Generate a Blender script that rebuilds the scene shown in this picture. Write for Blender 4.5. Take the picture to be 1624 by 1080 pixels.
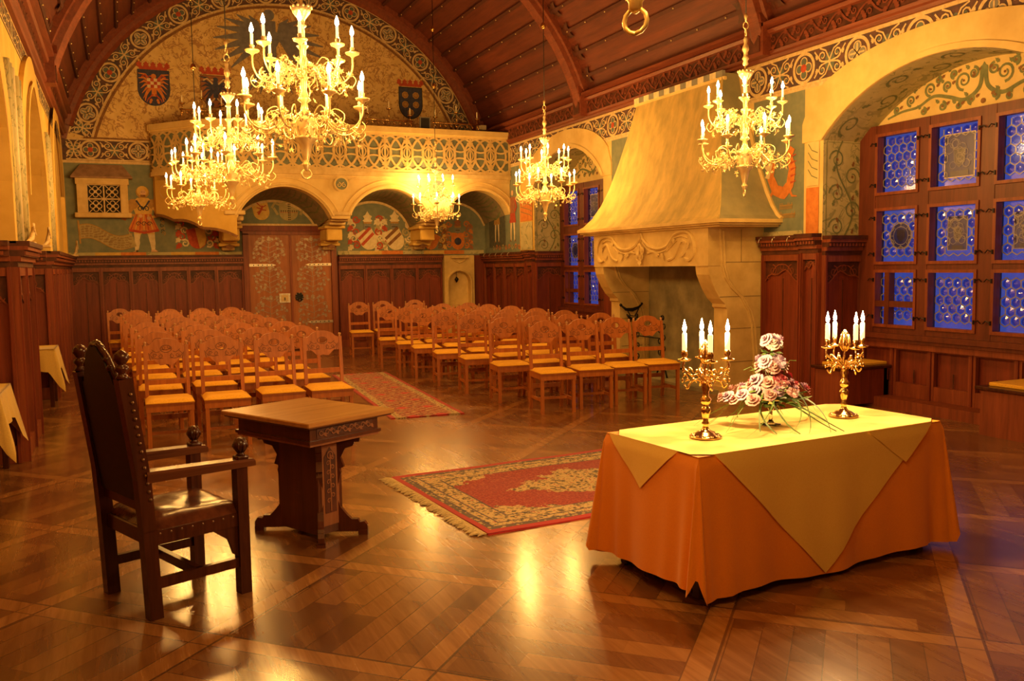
import bpy, bmesh, math, random
from mathutils import Vector, Matrix
random.seed(7)
for o in list(bpy.data.objects): bpy.data.objects.remove(o)
SC = bpy.context.scene
COL = SC.collection
PI = math.pi
sin, cos = math.sin, math.cos

# ------------------------------------------------------------------ camera
YAW, PITCH, ROLL, HC = .4162, .0847, -.0143, 1.7
fw = Vector((sin(YAW)*cos(PITCH), cos(YAW)*cos(PITCH), -sin(PITCH)))
rt = Vector((cos(YAW), -sin(YAW), 0)); up = rt.cross(fw)
r2 = cos(ROLL)*rt + sin(ROLL)*up; u2 = -sin(ROLL)*rt + cos(ROLL)*up
cam = bpy.data.cameras.new('camera'); co = bpy.data.objects.new('camera', cam); COL.objects.link(co)
m = Matrix((( r2.x, u2.x, -fw.x, 0), (r2.y, u2.y, -fw.y, 0), (r2.z, u2.z, -fw.z, HC), (0, 0, 0, 1)))
co.matrix_world = m
cam.sensor_width = 36; cam.lens = 36*1400/1624; cam.clip_start = .05; cam.clip_end = 200
SC.camera = co

# ------------------------------------------------------------------ world, exposure
SC.view_settings.view_transform = 'Standard'; SC.view_settings.look = 'None'
SC.view_settings.exposure = 0.0; SC.view_settings.gamma = 1; SC.view_settings.use_curve_mapping = False
SC.cycles.use_denoising = True
SC.cycles.max_bounces = 7; SC.cycles.diffuse_bounces = 4; SC.cycles.glossy_bounces = 3
SC.cycles.transmission_bounces = 4; SC.cycles.transparent_max_bounces = 8
SC.cycles.sample_clamp_indirect = 6; SC.cycles.caustics_reflective = False; SC.cycles.caustics_refractive = False
W = bpy.data.worlds.new('dusk'); SC.world = W; W.use_nodes = True
bg = W.node_tree.nodes['Background']; bg.inputs[0].default_value = (.11, .17, .55, 1); bg.inputs[1].default_value = .8
WARM = (1, .50, .105)
CH_W = 98.0      # power of one chandelier tier
CD_W = 70.0       # power of one table candelabrum

# ------------------------------------------------------------------ room numbers
XL, XR, YB, YF = -.873, 7.643, 18.73, -3.2
XC, ZV = 3.385, 3.15          # vault axis
HCOR, HWN = 4.24, 1.97

# ------------------------------------------------------------------ helpers
class MB:
    """collects verts / faces, builds ONE mesh object with several materials"""
    def __init__(s): s.v = []; s.f = []; s.mi = []; s.mats = []
    def mat(s, m):
        if m not in s.mats: s.mats.append(m)
        return s.mats.index(m)
    def add(s, vs, fs, m, M=None):
        n = len(s.v)
        s.v += [tuple(M @ Vector(v)) if M else tuple(v) for v in vs]
        s.f += [[i+n for i in f] for f in fs]; s.mi += [s.mat(m)]*len(fs)
        return s
    def box(s, a, b, m, M=None):
        x0, y0, z0 = a; x1, y1, z1 = b
        return s.add([(x0,y0,z0),(x1,y0,z0),(x1,y1,z0),(x0,y1,z0),(x0,y0,z1),(x1,y0,z1),(x1,y1,z1),(x0,y1,z1)],
                     [(0,3,2,1),(4,5,6,7),(0,1,5,4),(1,2,6,5),(2,3,7,6),(3,0,4,7)], m, M)
    def cbox(s, c, d, m, M=None):
        return s.box([c[i]-d[i]/2 for i in range(3)], [c[i]+d[i]/2 for i in range(3)], m, M)
    def bbox(s, c, d, m, bev=.004, M=None):
        """box with chamfered vertical and top edges (octagonal footprint)"""
        x, y, z = d[0]/2, d[1]/2, d[2]/2; b = min(bev, x*.4, y*.4, z*.4)
        def ring(k, zz): return [(c[0]+a, c[1]+e, c[2]+zz) for a, e in [(-x+b,-y+k),(x-b,-y+k),(x-k,-y+b),(x-k,y-b),(x-b,y-k),(-x+b,y-k),(-x+k,y-b),(-x+k,-y+b)]]
        R = [ring(b, -z), ring(0, -z+b), ring(0, z-b), ring(b, z)]
        vs = sum(R, []); fs = [list(range(8))[::-1], list(range(24, 32))]
        for r in range(3):
            for i in range(8): fs.append((r*8+i, r*8+(i+1)%8, r*8+8+(i+1)%8, r*8+8+i))
        return s.add(vs, fs, m, M)
    def bar(s, p, q, w, h, m, upv=(0,0,1), M=None):
        p, q = Vector(p), Vector(q); d = (q-p).normalized(); u = Vector(upv)
        if abs(d.dot(u)) > .98: u = Vector((0,1,0))
        a = d.cross(u).normalized(); b = a.cross(d)
        vs = [e + a*i*w/2 + b*j*h/2 for e in (p, q) for i, j in ((-1,-1),(1,-1),(1,1),(-1,1))]
        return s.add(vs, [(0,1,2,3),(7,6,5,4),(0,4,5,1),(1,5,6,2),(2,6,7,3),(3,7,4,0)], m, M)
    def lathe(s, prof, m, n=12, c=(0,0,0), M=None):
        vs = []; fs = []
        for r, z in prof:
            for i in range(n): vs.append((c[0]+r*cos(2*PI*i/n), c[1]+r*sin(2*PI*i/n), c[2]+z))
        for k in range(len(prof)-1):
            for i in range(n): fs.append((k*n+i, k*n+(i+1)%n, k*n+n+(i+1)%n, k*n+n+i))
        fs.append(list(range(n))[::-1]); fs.append([(len(prof)-1)*n+i for i in range(n)])
        return s.add(vs, fs, m, M)
    def tube(s, pts, r, m, n=6, M=None):
        pts = [Vector(p) for p in pts]; L = len(pts); vs = []; fs = []
        rr = r if isinstance(r, (list, tuple)) else [r]*L
        a = None
        for k, p in enumerate(pts):
            d = (pts[min(k+1, L-1)]-pts[max(k-1, 0)])
            if d.length < 1e-9: d = Vector((0,0,1))
            d.normalize()
            if a is None: a = d.orthogonal().normalized()
            else:
                a = a - d*a.dot(d)
                a = a.normalized() if a.length > 1e-6 else d.orthogonal().normalized()
            b = d.cross(a)
            for i in range(n): vs.append(p + (a*cos(2*PI*i/n) + b*sin(2*PI*i/n))*rr[k])
        for k in range(L-1):
            for i in range(n): fs.append((k*n+i, k*n+(i+1)%n, k*n+n+(i+1)%n, k*n+n+i))
        fs.append(list(range(n))[::-1]); fs.append([(L-1)*n+i for i in range(n)])
        return s.add(vs, fs, m, M)
    def ball(s, c, r, m, n=8, sc=(1,1,1), M=None):
        k = max(3, n//2+1)
        prof = [(max(1e-4, r*sin(PI*i/k)), -r*cos(PI*i/k)) for i in range(k+1)]
        vs = []; fs = []
        for q, z in prof:
            for i in range(n): vs.append((c[0]+q*cos(2*PI*i/n)*sc[0], c[1]+q*sin(2*PI*i/n)*sc[1], c[2]+z*sc[2]))
        for j in range(k):
            for i in range(n): fs.append((j*n+i, j*n+(i+1)%n, j*n+n+(i+1)%n, j*n+n+i))
        return s.add(vs, fs, m, M)
    def prism(s, poly, t0, t1, m, ax='xz', M=None, hole=None):
        """2D outline extruded; ax names the plane of the outline"""
        def P(u, v, t): return {'xz': (u, t, v), 'yz': (t, u, v), 'xy': (u, v, t)}[ax]
        n = len(poly)
        vs = [P(u, v, t0) for u, v in poly] + [P(u, v, t1) for u, v in poly]
        fs = [(i, (i+1)%n, n+(i+1)%n, n+i) for i in range(n)]
        if hole is None: fs += [list(range(n))[::-1], [n+i for i in range(n)]]
        else:
            vs += [P(u, v, t0) for u, v in hole] + [P(u, v, t1) for u, v in hole]
            for i in range(n):
                j = (i+1)%n
                fs += [(i, 2*n+i, 2*n+j, j), (n+i, n+j, 3*n+j, 3*n+i), (2*n+i, 3*n+i, 3*n+j, 2*n+j)]
        return s.add(vs, fs, m, M)
    def grid(s, F, nu, nv, m, closeu=False):
        n = len(s.v)
        for i in range(nu+1):
            for j in range(nv+1): s.v.append(tuple(F(i/nu, j/nv)))
        for i in range(nu):
            for j in range(nv):
                s.f.append([n+i*(nv+1)+j, n+(i+1)*(nv+1)+j, n+(i+1)*(nv+1)+j+1, n+i*(nv+1)+j+1]); s.mi.append(s.mat(m))
        return s
    def build(s, name, parent=None, smooth=False, loc=None):
        me = bpy.data.meshes.new(name); me.from_pydata([tuple(v) for v in s.v], [], s.f)
        for m in s.mats: me.materials.append(m)
        me.polygons.foreach_set('material_index', s.mi)
        if smooth: me.polygons.foreach_set('use_smooth', [True]*len(s.f))
        me.update()
        b = bmesh.new(); b.from_mesh(me); bmesh.ops.recalc_face_normals(b, faces=b.faces[:]) if len(s.f) < 60000 and s.__dict__.get('fixn', True) else None
        b.to_mesh(me); b.free()
        if smooth and smooth != True:
            pass
        o = bpy.data.objects.new(name, me); COL.objects.link(o)
        if loc: o.location = loc
        if parent: o.parent = parent
        return o

def tag(o, label=None, cat=None, group=None, kind=None):
    if label: o['label'] = label
    if cat: o['category'] = cat
    if group: o['group'] = group
    if kind: o['kind'] = kind
    return o
def struct(o): o['kind'] = 'structure'; return o
def thing(name, label, cat, loc=(0,0,0), rz=0, group=None):
    o = bpy.data.objects.new(name, None); COL.objects.link(o); o.location = loc; o.rotation_euler = (0,0,rz)
    o.empty_display_size = .1
    return tag(o, label, cat, group)
def kids(o): return [c for c in ALLK.get(o.name, [])]
def dup(root, loc, rz=0, label=None):
    r = root.copy(); COL.objects.link(r); r.location = loc; r.rotation_euler = (0,0,rz)
    if label: r['label'] = label
    for ch in list(root.children):
        c = ch.copy(); COL.objects.link(c); c.parent = r
        for g in list(ch.children):
            d = g.copy(); COL.objects.link(d); d.parent = c
    return r

class Paint:
    """flat decoration: 2D shapes laid on a surface by a map (u, v, h) -> point"""
    def __init__(s, mp, mb=None): s.mp = mp; s.mb = mb or MB(); s.k = 0
    def poly(s, pts, m, h=.002):
        s.k += 1; h += (s.k % 40)*4e-5
        n = len(s.mb.v); s.mb.v += [tuple(s.mp(u, v, h)) for u, v in pts]
        s.mb.f.append(list(range(n, n+len(pts)))); s.mb.mi.append(s.mb.mat(m)); return s
    def disc(s, c, r, m, h=.002, n=14, ry=None):
        ry = ry or r
        return s.poly([(c[0]+r*cos(2*PI*i/n), c[1]+ry*sin(2*PI*i/n)) for i in range(n)], m, h)
    def stroke(s, pts, w, m, h=.003, close=False):
        s.k += 1; h += (s.k % 40)*4e-5
        L = len(pts); n = len(s.mb.v); ww = w if isinstance(w, (list, tuple)) else [w]*L
        for k, (x, y) in enumerate(pts):
            if close: a, b = pts[(k-1)%L], pts[(k+1)%L]
            else: a, b = pts[max(k-1,0)], pts[min(k+1,L-1)]
            dx, dy = b[0]-a[0], b[1]-a[1]; l = math.hypot(dx, dy) or 1
            nx, ny = -dy/l*ww[k]/2, dx/l*ww[k]/2
            s.mb.v += [tuple(s.mp(x+nx, y+ny, h)), tuple(s.mp(x-nx, y-ny, h))]
        for k in range(L if close else L-1):
            j = (k+1) % L
            s.mb.f.append([n+2*k, n+2*k+1, n+2*j+1, n+2*j]); s.mb.mi.append(s.mb.mat(m))
        return s
    def ring(s, c, r, w, m, h=.003, n=18, ry=None):
        ry = ry or r
        return s.stroke([(c[0]+r*cos(2*PI*i/n), c[1]+ry*sin(2*PI*i/n)) for i in range(n)], w, m, h, True)
    def spiral(s, c, r, a0, turns, w, m, h=.003, n=14, k=.25):
        pts = []; ws = []
        for i in range(n+1):
            t = i/n; rr = r*(1-(1-k)*t); a = a0+turns*2*PI*t
            pts.append((c[0]+rr*cos(a), c[1]+rr*sin(a))); ws.append(w*(1-.5*t))
        return s.stroke(pts, ws, m, h)
    def leaf(s, c, a, l, w, m, h=.004):
        ca, sa = cos(a), sin(a)
        pts = [(0,0),(.25,.5),(.4,.3),(.6,.45),(.7,.22),(1,0),(.7,-.22),(.6,-.45),(.4,-.3),(.25,-.5)]
        return s.poly([(c[0]+x*l*ca-y*w*sa, c[1]+x*l*sa+y*w*ca) for x, y in pts], m, h)
def sm3(pts, n=4):
    out = []
    for i in range(len(pts)-1):
        p0, p1, p2, p3 = pts[max(i-1, 0)], pts[i], pts[i+1], pts[min(i+2, len(pts)-1)]
        for k in range(n):
            t = k/n; out.append(tuple(.5*(2*p1[d]+(p2[d]-p0[d])*t+(2*p0[d]-5*p1[d]+4*p2[d]-p3[d])*t*t+(3*p1[d]-p0[d]-3*p2[d]+p3[d])*t**3) for d in range(3)))
    return out+[tuple(pts[-1])]
def arc(c, r, a0, a1, n=10, ry=None):
    ry = ry or r
    return [(c[0]+r*cos(a0+(a1-a0)*i/n), c[1]+ry*sin(a0+(a1-a0)*i/n)) for i in range(n+1)]

# ------------------------------------------------------------------ node expression helper
class E:
    def __init__(s, nt, k): s.nt = nt; s.k = k
    def _b(s, o, op):
        n = s.nt.nodes.new('ShaderNodeMath'); n.operation = op
        for i, q in enumerate((s, o)):
            if q is None: continue
            if isinstance(q, E): s.nt.links.new(q.k, n.inputs[i])
            else: n.inputs[i].default_value = q
        return E(s.nt, n.outputs[0])
    def __add__(s, o): return s._b(o, 'ADD')
    def __sub__(s, o): return s._b(o, 'SUBTRACT')
    def __mul__(s, o): return s._b(o, 'MULTIPLY')
    def __truediv__(s, o): return s._b(o, 'DIVIDE')
    def lt(s, o): return s._b(o, 'LESS_THAN')
    def gt(s, o): return s._b(o, 'GREATER_THAN')
    def mn(s, o): return s._b(o, 'MINIMUM')
    def mx(s, o): return s._b(o, 'MAXIMUM')
    def fr(s): return s._b(None, 'FRACT')
    def fl(s): return s._b(None, 'FLOOR')
    def ab(s): return s._b(None, 'ABSOLUTE')
    def sn(s): return s._b(None, 'SINE')
    def inv(s): return (s*-1)+1
def newmat(name):
    m = bpy.data.materials.new(name); m.use_nodes = True
    return m, m.node_tree, m.node_tree.nodes['Principled BSDF']
def texco(nt, which='Object', scale=None):
    tc = nt.nodes.new('ShaderNodeTexCoord'); k = tc.outputs[which]
    if scale:
        mp = nt.nodes.new('ShaderNodeMapping'); nt.links.new(k, mp.inputs[0]); mp.inputs['Scale'].default_value = scale; k = mp.outputs[0]
    return k
def noise(nt, vec, scale, detail=4, rough=.6, dist=0):
    n = nt.nodes.new('ShaderNodeTexNoise'); n.inputs['Scale'].default_value = scale; n.inputs['Detail'].default_value = detail
    n.inputs['Roughness'].default_value = rough; n.inputs['Distortion'].default_value = dist; nt.links.new(vec, n.inputs['Vector'])
    return E(nt, n.outputs['Fac'])
def ramp(nt, fac, cols):
    r = nt.nodes.new('ShaderNodeValToRGB'); nt.links.new(fac.k, r.inputs[0])
    while len(r.color_ramp.elements) < len(cols): r.color_ramp.elements.new(.5)
    for e, (p, c) in zip(r.color_ramp.elements, cols): e.position = p; e.color = (*c, 1)
    return r.outputs[0]
def mix(nt, fac, a, b, mode='MIX'):
    x = nt.nodes.new('ShaderNodeMix'); x.data_type = 'RGBA'; x.blend_type = mode
    if isinstance(fac, E): nt.links.new(fac.k, x.inputs[0])
    else: x.inputs[0].default_value = fac
    for k, q in ((6, a), (7, b)):
        if isinstance(q, tuple): x.inputs[k].default_value = (*q[:3], 1)
        else: nt.links.new(q, x.inputs[k])
    return x.outputs[2]
def bump(nt, b, fac, strength=.3, dist=.01):
    n = nt.nodes.new('ShaderNodeBump'); n.inputs['Strength'].default_value = strength; n.inputs['Distance'].default_value = dist
    nt.links.new(fac.k, n.inputs['Height']); nt.links.new(n.outputs[0], b.inputs['Normal'])
def M_(name, c, c2=None, rough=.6, metal=0, scale=8, stretch=None, bmp=0, lo=.35, hi=.65, detail=4, sheen=0, spec=None):
    m, nt, b = newmat(name)
    c2 = c2 or tuple(x*.75 for x in c)
    v = texco(nt, 'Object', stretch); f = noise(nt, v, scale, detail)
    nt.links.new(ramp(nt, f, [(lo, c2), (hi, c)]), b.inputs['Base Color'])
    b.inputs['Roughness'].default_value = rough; b.inputs['Metallic'].default_value = metal
    if spec is not None: b.inputs['Specular IOR Level'].default_value = spec
    if sheen: b.inputs['Sheen Weight'].default_value = sheen
    if bmp: bump(nt, b, f, bmp)
    return m
def wood(name, c, c2, rough=.45, axis=2, scale=6, bmp=.15, fine=60):
    """grain running along an object axis"""
    m, nt, b = newmat(name)
    sc = [1, 1, 1]; sc[axis] = .07
    v = texco(nt, 'Object', tuple(sc)); f = noise(nt, v, scale*2.2, 5, .65, .6); g = noise(nt, v, fine, 2)
    h = f*.75+g*.25
    nt.links.new(ramp(nt, h, [(.32, c2), (.68, c)]), b.inputs['Base Color'])
    b.inputs['Roughness'].default_value = rough
    if bmp: bump(nt, b, h, bmp, .004)
    return m
def emis(name, c, s):
    m, nt, b = newmat(name); b.inputs['Base Color'].default_value = (0,0,0,1)
    b.inputs['Emission Color'].default_value = (*c, 1); b.inputs['Emission Strength'].default_value = s
    return m

# ------------------------------------------------------------------ materials
m_panel = wood('dark_panel_wood', (.27,.048,.018), (.115,.017,.008), .5, 2)
m_panel2 = wood('panel_moulding_wood', (.33,.080,.030), (.15,.030,.013), .45, 2)
m_carve = M_('carved_dark_wood', (.12,.03,.014), (.05,.012,.006), .6)
m_ceil = wood('vault_boards', (.21,.047,.023), (.085,.017,.013), .6, 1, 3, .1)
m_rib = wood('rib_wood', (.27,.066,.030), (.13,.026,.014), .5, 1, 6)
m_ribdark = M_('dark_batten_wood', (.10,.025,.018), None, .7)  # dark wood of the vault battens
m_stone = M_('gallery_stone', (.80,.60,.27), (.64,.45,.18), .8, scale=5, bmp=.1)
m_stone2 = M_('fireplace_stone', (.76,.56,.22), (.58,.40,.14), .75, scale=3, bmp=.15)
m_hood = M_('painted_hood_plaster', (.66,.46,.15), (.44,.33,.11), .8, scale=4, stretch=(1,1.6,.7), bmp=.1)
m_hearth = M_('sooty_hearth_stone', (.42,.36,.20), (.22,.20,.12), .9, scale=2.5)
m_gild = M_('cream_tracery_paint', (.80,.62,.34), (.64,.46,.22), .8, scale=20)
m_teal = M_('green_blue_wall_paint', (.27,.29,.20), (.18,.22,.17), .85, scale=7, lo=.3, hi=.7)
m_fdark = M_('frieze_ground_paint', (.16,.075,.06), (.07,.05,.06), .85, scale=12)
m_teal2 = M_('teal_leaf_paint', (.15,.19,.17), None, .85, scale=14)
m_red = M_('red_paint', (.58,.10,.045), (.42,.06,.03), .8, scale=14)
m_orange = M_('orange_paint', (.75,.27,.06), (.6,.19,.04), .8, scale=14)
m_blue = M_('dark_blue_paint', (.07,.08,.15), (.04,.04,.09), .8, scale=14)
m_yel = M_('yellow_paint', (.82,.55,.15), (.66,.42,.10), .8, scale=12)
m_creamp = M_('pale_cream_paint', (.86,.74,.48), (.70,.58,.34), .8, scale=12)
m_olive = M_('olive_scroll_paint', (.24,.26,.12), (.15,.18,.09), .85, scale=12)
m_brownp = M_('brown_scroll_paint', (.30,.15,.06), (.2,.09,.04), .85, scale=12)
m_black = M_('black_paint', (.03,.025,.025), None, .7)
m_grey = M_('grey_paint', (.30,.29,.25), None, .8)
m_iron = M_('wrought_iron', (.035,.03,.035), (.02,.02,.02), .4, .8)
m_silver = M_('tinned_iron', (.75,.68,.55), (.5,.45,.36), .35, .9, scale=30)
m_brass = M_('polished_brass', (.95,.66,.25), (.80,.50,.16), .2, 1, scale=12)
m_brass2 = M_('gilded_metal', (1,.86,.50), (.95,.70,.32), .35, .55, scale=14)
m_brasst = M_('chased_brass', (.98,.74,.38), (.86,.58,.24), .16, 1, scale=30, bmp=.2)
m_cream_c = M_('candle_wax', (.95,.86,.62), (.9,.8,.55), .5)
m_flame = emis('electric_flame', (1,.80,.42), 45)
m_cflame = emis('candle_flame', (1,.82,.45), 60)
m_chair = wood('oak_chair_wood', (.53,.170,.028), (.30,.082,.014), .42, 2, 8)
m_cush = M_('mustard_cushion', (.92,.52,.05), (.80,.42,.035), .9, scale=60, bmp=.05)
m_black_oak = wood('dark_oak', (.095,.024,.011), (.032,.009,.005), .26, 2, 8, .1)
m_leather = M_('dark_brown_leather', (.13,.038,.016), (.07,.018,.009), .22, scale=14, bmp=.12)
m_backleather = M_('black_back_leather', (.022,.012,.012), (.012,.008,.008), .55, scale=20)
m_stud = M_('brass_nail', (.30,.19,.12), None, .35, .9)
m_desk = wood('desk_top_wood', (.52,.27,.09), (.33,.15,.045), .22, 0, 5, .05)
m_desk2 = wood('desk_base_wood', (.13,.034,.015), (.05,.013,.007), .32, 2, 8)
m_deskc = wood('desk_carved_panel', (.36,.14,.06), (.22,.075,.03), .4, 2, 8)
m_cloth_o = M_('orange_table_linen', (.94,.335,.022), (.88,.29,.018), .9, scale=200, bmp=.04, sheen=.3)
m_cloth_y = M_('yellow_table_linen', (.95,.68,.20), (.90,.62,.16), .9, scale=200, bmp=.05, sheen=.3)
m_cloth_top = M_('yellow_side_linen', (.74,.52,.14), (.66,.45,.11), .9, scale=90, bmp=.05, sheen=.3)
m_wax = m_cream_c
# patterned materials
def m_floor_():
    m, nt, b = newmat('inlaid_parquet')
    tc = texco(nt, 'Object'); sp = nt.nodes.new('ShaderNodeSeparateXYZ'); nt.links.new(tc, sp.inputs[0])
    x, y = E(nt, sp.outputs[0]), E(nt, sp.outputs[1])
    r = .70710678; S = (x+y)*r - 3.17; T = (x-y)*r + 2.76
    MOD = 1.09
    s1, t1 = S/MOD, T/MOD
    fs, ft = (s1+.055).fr(), (t1+.055).fr()          # band where < .11
    cs, ct = (s1+.055).fl(), (t1+.055).fl()
    band_s, band_t = fs.lt(.11), ft.lt(.11)
    band = band_s.mx(band_t)
    par = ((cs+ct)*.5).fr().gt(.25)                      # checker of fields
    # plank coordinate across each field
    qa = (fs*par + ft*par.inv())
    qb = (ft*par + fs*par.inv())
    pl = (qa*8)
    idx = pl.fl() + cs*7.3 + ct*3.1
    wn = nt.nodes.new('ShaderNodeTexWhiteNoise'); wn.noise_dimensions = '1D'; nt.links.new(idx.k, wn.inputs['W']); rnd = E(nt, wn.outputs[0])
    # three short ends inside a field
    idx2 = (qb*2.0 + rnd).fl()*5.7 + idx
    wn2 = nt.nodes.new('ShaderNodeTexWhiteNoise'); wn2.noise_dimensions = '1D'; nt.links.new(idx2.k, wn2.inputs['W']); rnd2 = E(nt, wn2.outputs[0])
    seam = (pl.fr().lt(.035)*band.inv()).mx(((fs-.11).ab().lt(.006)).mx((ft-.11).ab().lt(.006))).mx(fs.lt(.006)).mx(ft.lt(.006))
    # grain: stretch noise along plank direction
    def grain(ang):
        mp = nt.nodes.new('ShaderNodeMapping'); mp.inputs['Rotation'].default_value = (0,0,ang); mp.inputs['Scale'].default_value = (1,.08,1)
        nt.links.new(tc, mp.inputs[0]); return noise(nt, mp.outputs[0], 16, 5, .65, .8)
    g1, g2 = grain(PI/4), grain(-PI/4)
    sel = par*band.inv() + band_s*band_t.inv()
    g = g1*sel + g2*sel.inv()
    tone = g*.65 + rnd2*.35
    base = ramp(nt, tone, [(.22, (.105,.036,.012)), (.5, (.21,.085,.026)), (.8, (.34,.155,.048))])
    bandc = ramp(nt, g, [(.3, (.24,.095,.028)), (.7, (.42,.20,.065))])
    col = mix(nt, band, base, bandc)
    big = noise(nt, tc, .6, 2)
    col = mix(nt, seam*.75, col, (.05,.02,.008))
    nt.links.new(col, b.inputs['Base Color'])
    rr = g*.10 + big*.18 + .12
    nt.links.new(rr.k, b.inputs['Roughness'])
    b.inputs['Coat Weight'].default_value = .5; b.inputs['Coat Roughness'].default_value = .16
    b.inputs['Specular IOR Level'].default_value = .6
    bump(nt, b, g*.5 + seam*-1.0, .12, .003)
    return m
m_floor = m_floor_()

def m_scroll_(name, ground, g2, line, l2, scale=2.2, dist=1.8, wid=.06, obj=True):
    """plaster painted with tangled tendrils"""
    m, nt, b = newmat(name); tc = texco(nt, 'Object')
    n1 = noise(nt, tc, scale, 2, .5, dist); n2 = noise(nt, tc, scale*1.7, 2, .5, dist)
    l = ((n1-.5).ab().lt(wid*.35)).mx((n2-.47).ab().lt(wid*.25))
    n3 = noise(nt, tc, 6, 4)
    g = ramp(nt, n3, [(.35, g2), (.65, ground)]); c = ramp(nt, n2, [(.4, line), (.6, l2)])
    gate = noise(nt, tc, scale*2.5, 1).gt(.44)
    nt.links.new(mix(nt, l*gate*.85, g, c), b.inputs['Base Color']); b.inputs['Roughness'].default_value = .85
    bump(nt, b, n3, .08); return m
m_tymp = m_scroll_('tympanum_flame_paint', (.84,.62,.27), (.74,.52,.20), (.38,.19,.08), (.48,.26,.10), 2.2, 3.2, .085)
m_reveal = m_scroll_('reveal_plaster', (.60,.53,.29), (.50,.44,.23), (.26,.27,.14), (.40,.36,.20), 2.0, 1.5, .05)
m_yplaster = M_('yellow_limewash', (.84,.58,.16), (.70,.45,.10), .85, scale=2.2, bmp=.08)
m_parch = M_('cream_arch_stone', (.84,.64,.27), (.72,.51,.19), .8, scale=2.5, bmp=.08)
m_shell = M_('plaster_plain', (.55,.42,.22), (.42,.32,.16), .9, scale=2)

def m_rug_(name, kind):
    m, nt, b = newmat(name); tc = texco(nt, 'Object'); sp = nt.nodes.new('ShaderNodeSeparateXYZ'); nt.links.new(tc, sp.inputs[0])
    x, y = E(nt, sp.outputs[0]), E(nt, sp.outputs[1])
    n = noise(nt, tc, 34, 2, .5); nb = noise(nt, tc, 60, 2, .6)
    vo = nt.nodes.new('ShaderNodeTexVoronoi'); vo.inputs['Scale'].default_value = 26; nt.links.new(tc, vo.inputs['Vector'])
    v = E(nt, vo.outputs['Distance'])
    red = ramp(nt, nb, [(.35, (.22,.014,.018)), (.56, (.36,.028,.028)), (.70, (.44,.15,.06))])
    cream = ramp(nt, n, [(.40, (.10,.07,.05)), (.47, (.50,.36,.16)), (.62, (.62,.46,.22)), (.68, (.38,.07,.05))])
    dark = ramp(nt, n, [(.4, (.05,.04,.07)), (.6, (.16,.10,.10))])
    if kind == 0:      # medallion rug, hx, hy half sizes
        hx, hy = 1.28, .86
        dx, dy = (x.ab()*-1)+hx, (y.ab()*-1)+hy
        d = dx.mn(dy)
        col = red
        # medallion and corner pieces
        ne = noise(nt, tc, 9, 3, .6)
        med = (x.ab()/.66 + y.ab()/.42 + (ne-.5)*1.3).lt(1)
        cor = (x.ab()/1.05 + y.ab()/.62 + (ne-.5)*.7).gt(1.42)
        col = mix(nt, med.mx(cor), col, cream)
        col = mix(nt, d.lt(.30), col, dark); col = mix(nt, d.lt(.285), col, cream)
        col = mix(nt, d.lt(.17), col, dark); col = mix(nt, d.lt(.155), col, cream)
        col = mix(nt, d.lt(.10), col, dark); col = mix(nt, d.lt(.085), col, mix(nt, v.lt(.35), (.12,.09,.07), (.48,.34,.15)))
        col = mix(nt, d.lt(.045), col, (.42,.025,.03))
    else:              # runner with zigzag fields
        hx = .43
        d = (x.ab()*-1)+hx
        zz = ((y/.62).fr()-.5).ab()*.8
        st = ((x.ab()+zz)*7).fr()
        col = mix(nt, st.lt(.40), red, cream)
        rd = ((y/.62).fr()-.5).ab()*.62 + ((x.ab()-.16).ab())
        col = mix(nt, rd.lt(.085), col, (.55,.03,.04))
        col = mix(nt, d.lt(.14), col, cream); col = mix(nt, d.lt(.05), col, (.42,.03,.03))
    nt.links.new(col, b.inputs['Base Color']); b.inputs['Roughness'].default_value = .95
    b.inputs['Specular IOR Level'].default_value = .15; b.inputs['Sheen Weight'].default_value = .2
    bump(nt, b, nb, .4, .004); return m
m_rug, m_rug2 = m_rug_('oriental_rug_pile', 0), m_rug_('runner_pile', 1)

def m_glass_(name='bottle_glass', tint=(.50,.60,1.0), rough=.12, gl=.16):
    m = bpy.data.materials.new(name); m.use_nodes = True; nt = m.node_tree; nt.nodes.clear()
    o = nt.nodes.new('ShaderNodeOutputMaterial'); t = nt.nodes.new('ShaderNodeBsdfTransparent'); g = nt.nodes.new('ShaderNodeBsdfGlossy')
    t.inputs[0].default_value = (*tint, 1); g.inputs['Roughness'].default_value = rough; g.inputs[0].default_value = (1,.95,.95,1)
    tc = texco(nt); n = noise(nt, tc, 5, 2); k = n*.6+.45
    vm = nt.nodes.new('ShaderNodeMix'); vm.data_type = 'RGBA'; vm.inputs[6].default_value = (tint[0]*.5, tint[1]*.55, tint[2]*.55, 1); vm.inputs[7].default_value = (*tint, 1)
    nt.links.new(n.k, vm.inputs[0]); nt.links.new(vm.outputs[2], t.inputs[0])
    x = nt.nodes.new('ShaderNodeMixShader'); x.inputs[0].default_value = gl
    nt.links.new(t.outputs[0], x.inputs[1]); nt.links.new(g.outputs[0], x.inputs[2]); nt.links.new(x.outputs[0], o.inputs[0])
    return m
m_glass = m_glass_()
m_glassd = m_glass_('painted_glass', (.16,.17,.14), .3, .10)
m_vase = None
def m_vase_():
    m, nt, b = newmat('clear_vase_glass'); b.inputs['Base Color'].default_value = (.95,.95,.9,1)
    b.inputs['Transmission Weight'].default_value = 1; b.inputs['Roughness'].default_value = .03; b.inputs['IOR'].default_value = 1.45
    return m
m_vase = m_vase_()
m_lead = M_('lead_came', (.34,.31,.33), (.24,.22,.25), .45, .2, scale=20)
m_winwood = wood('window_frame_wood', (.19,.042,.018), (.09,.018,.009), .45, 2, 7)
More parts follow.
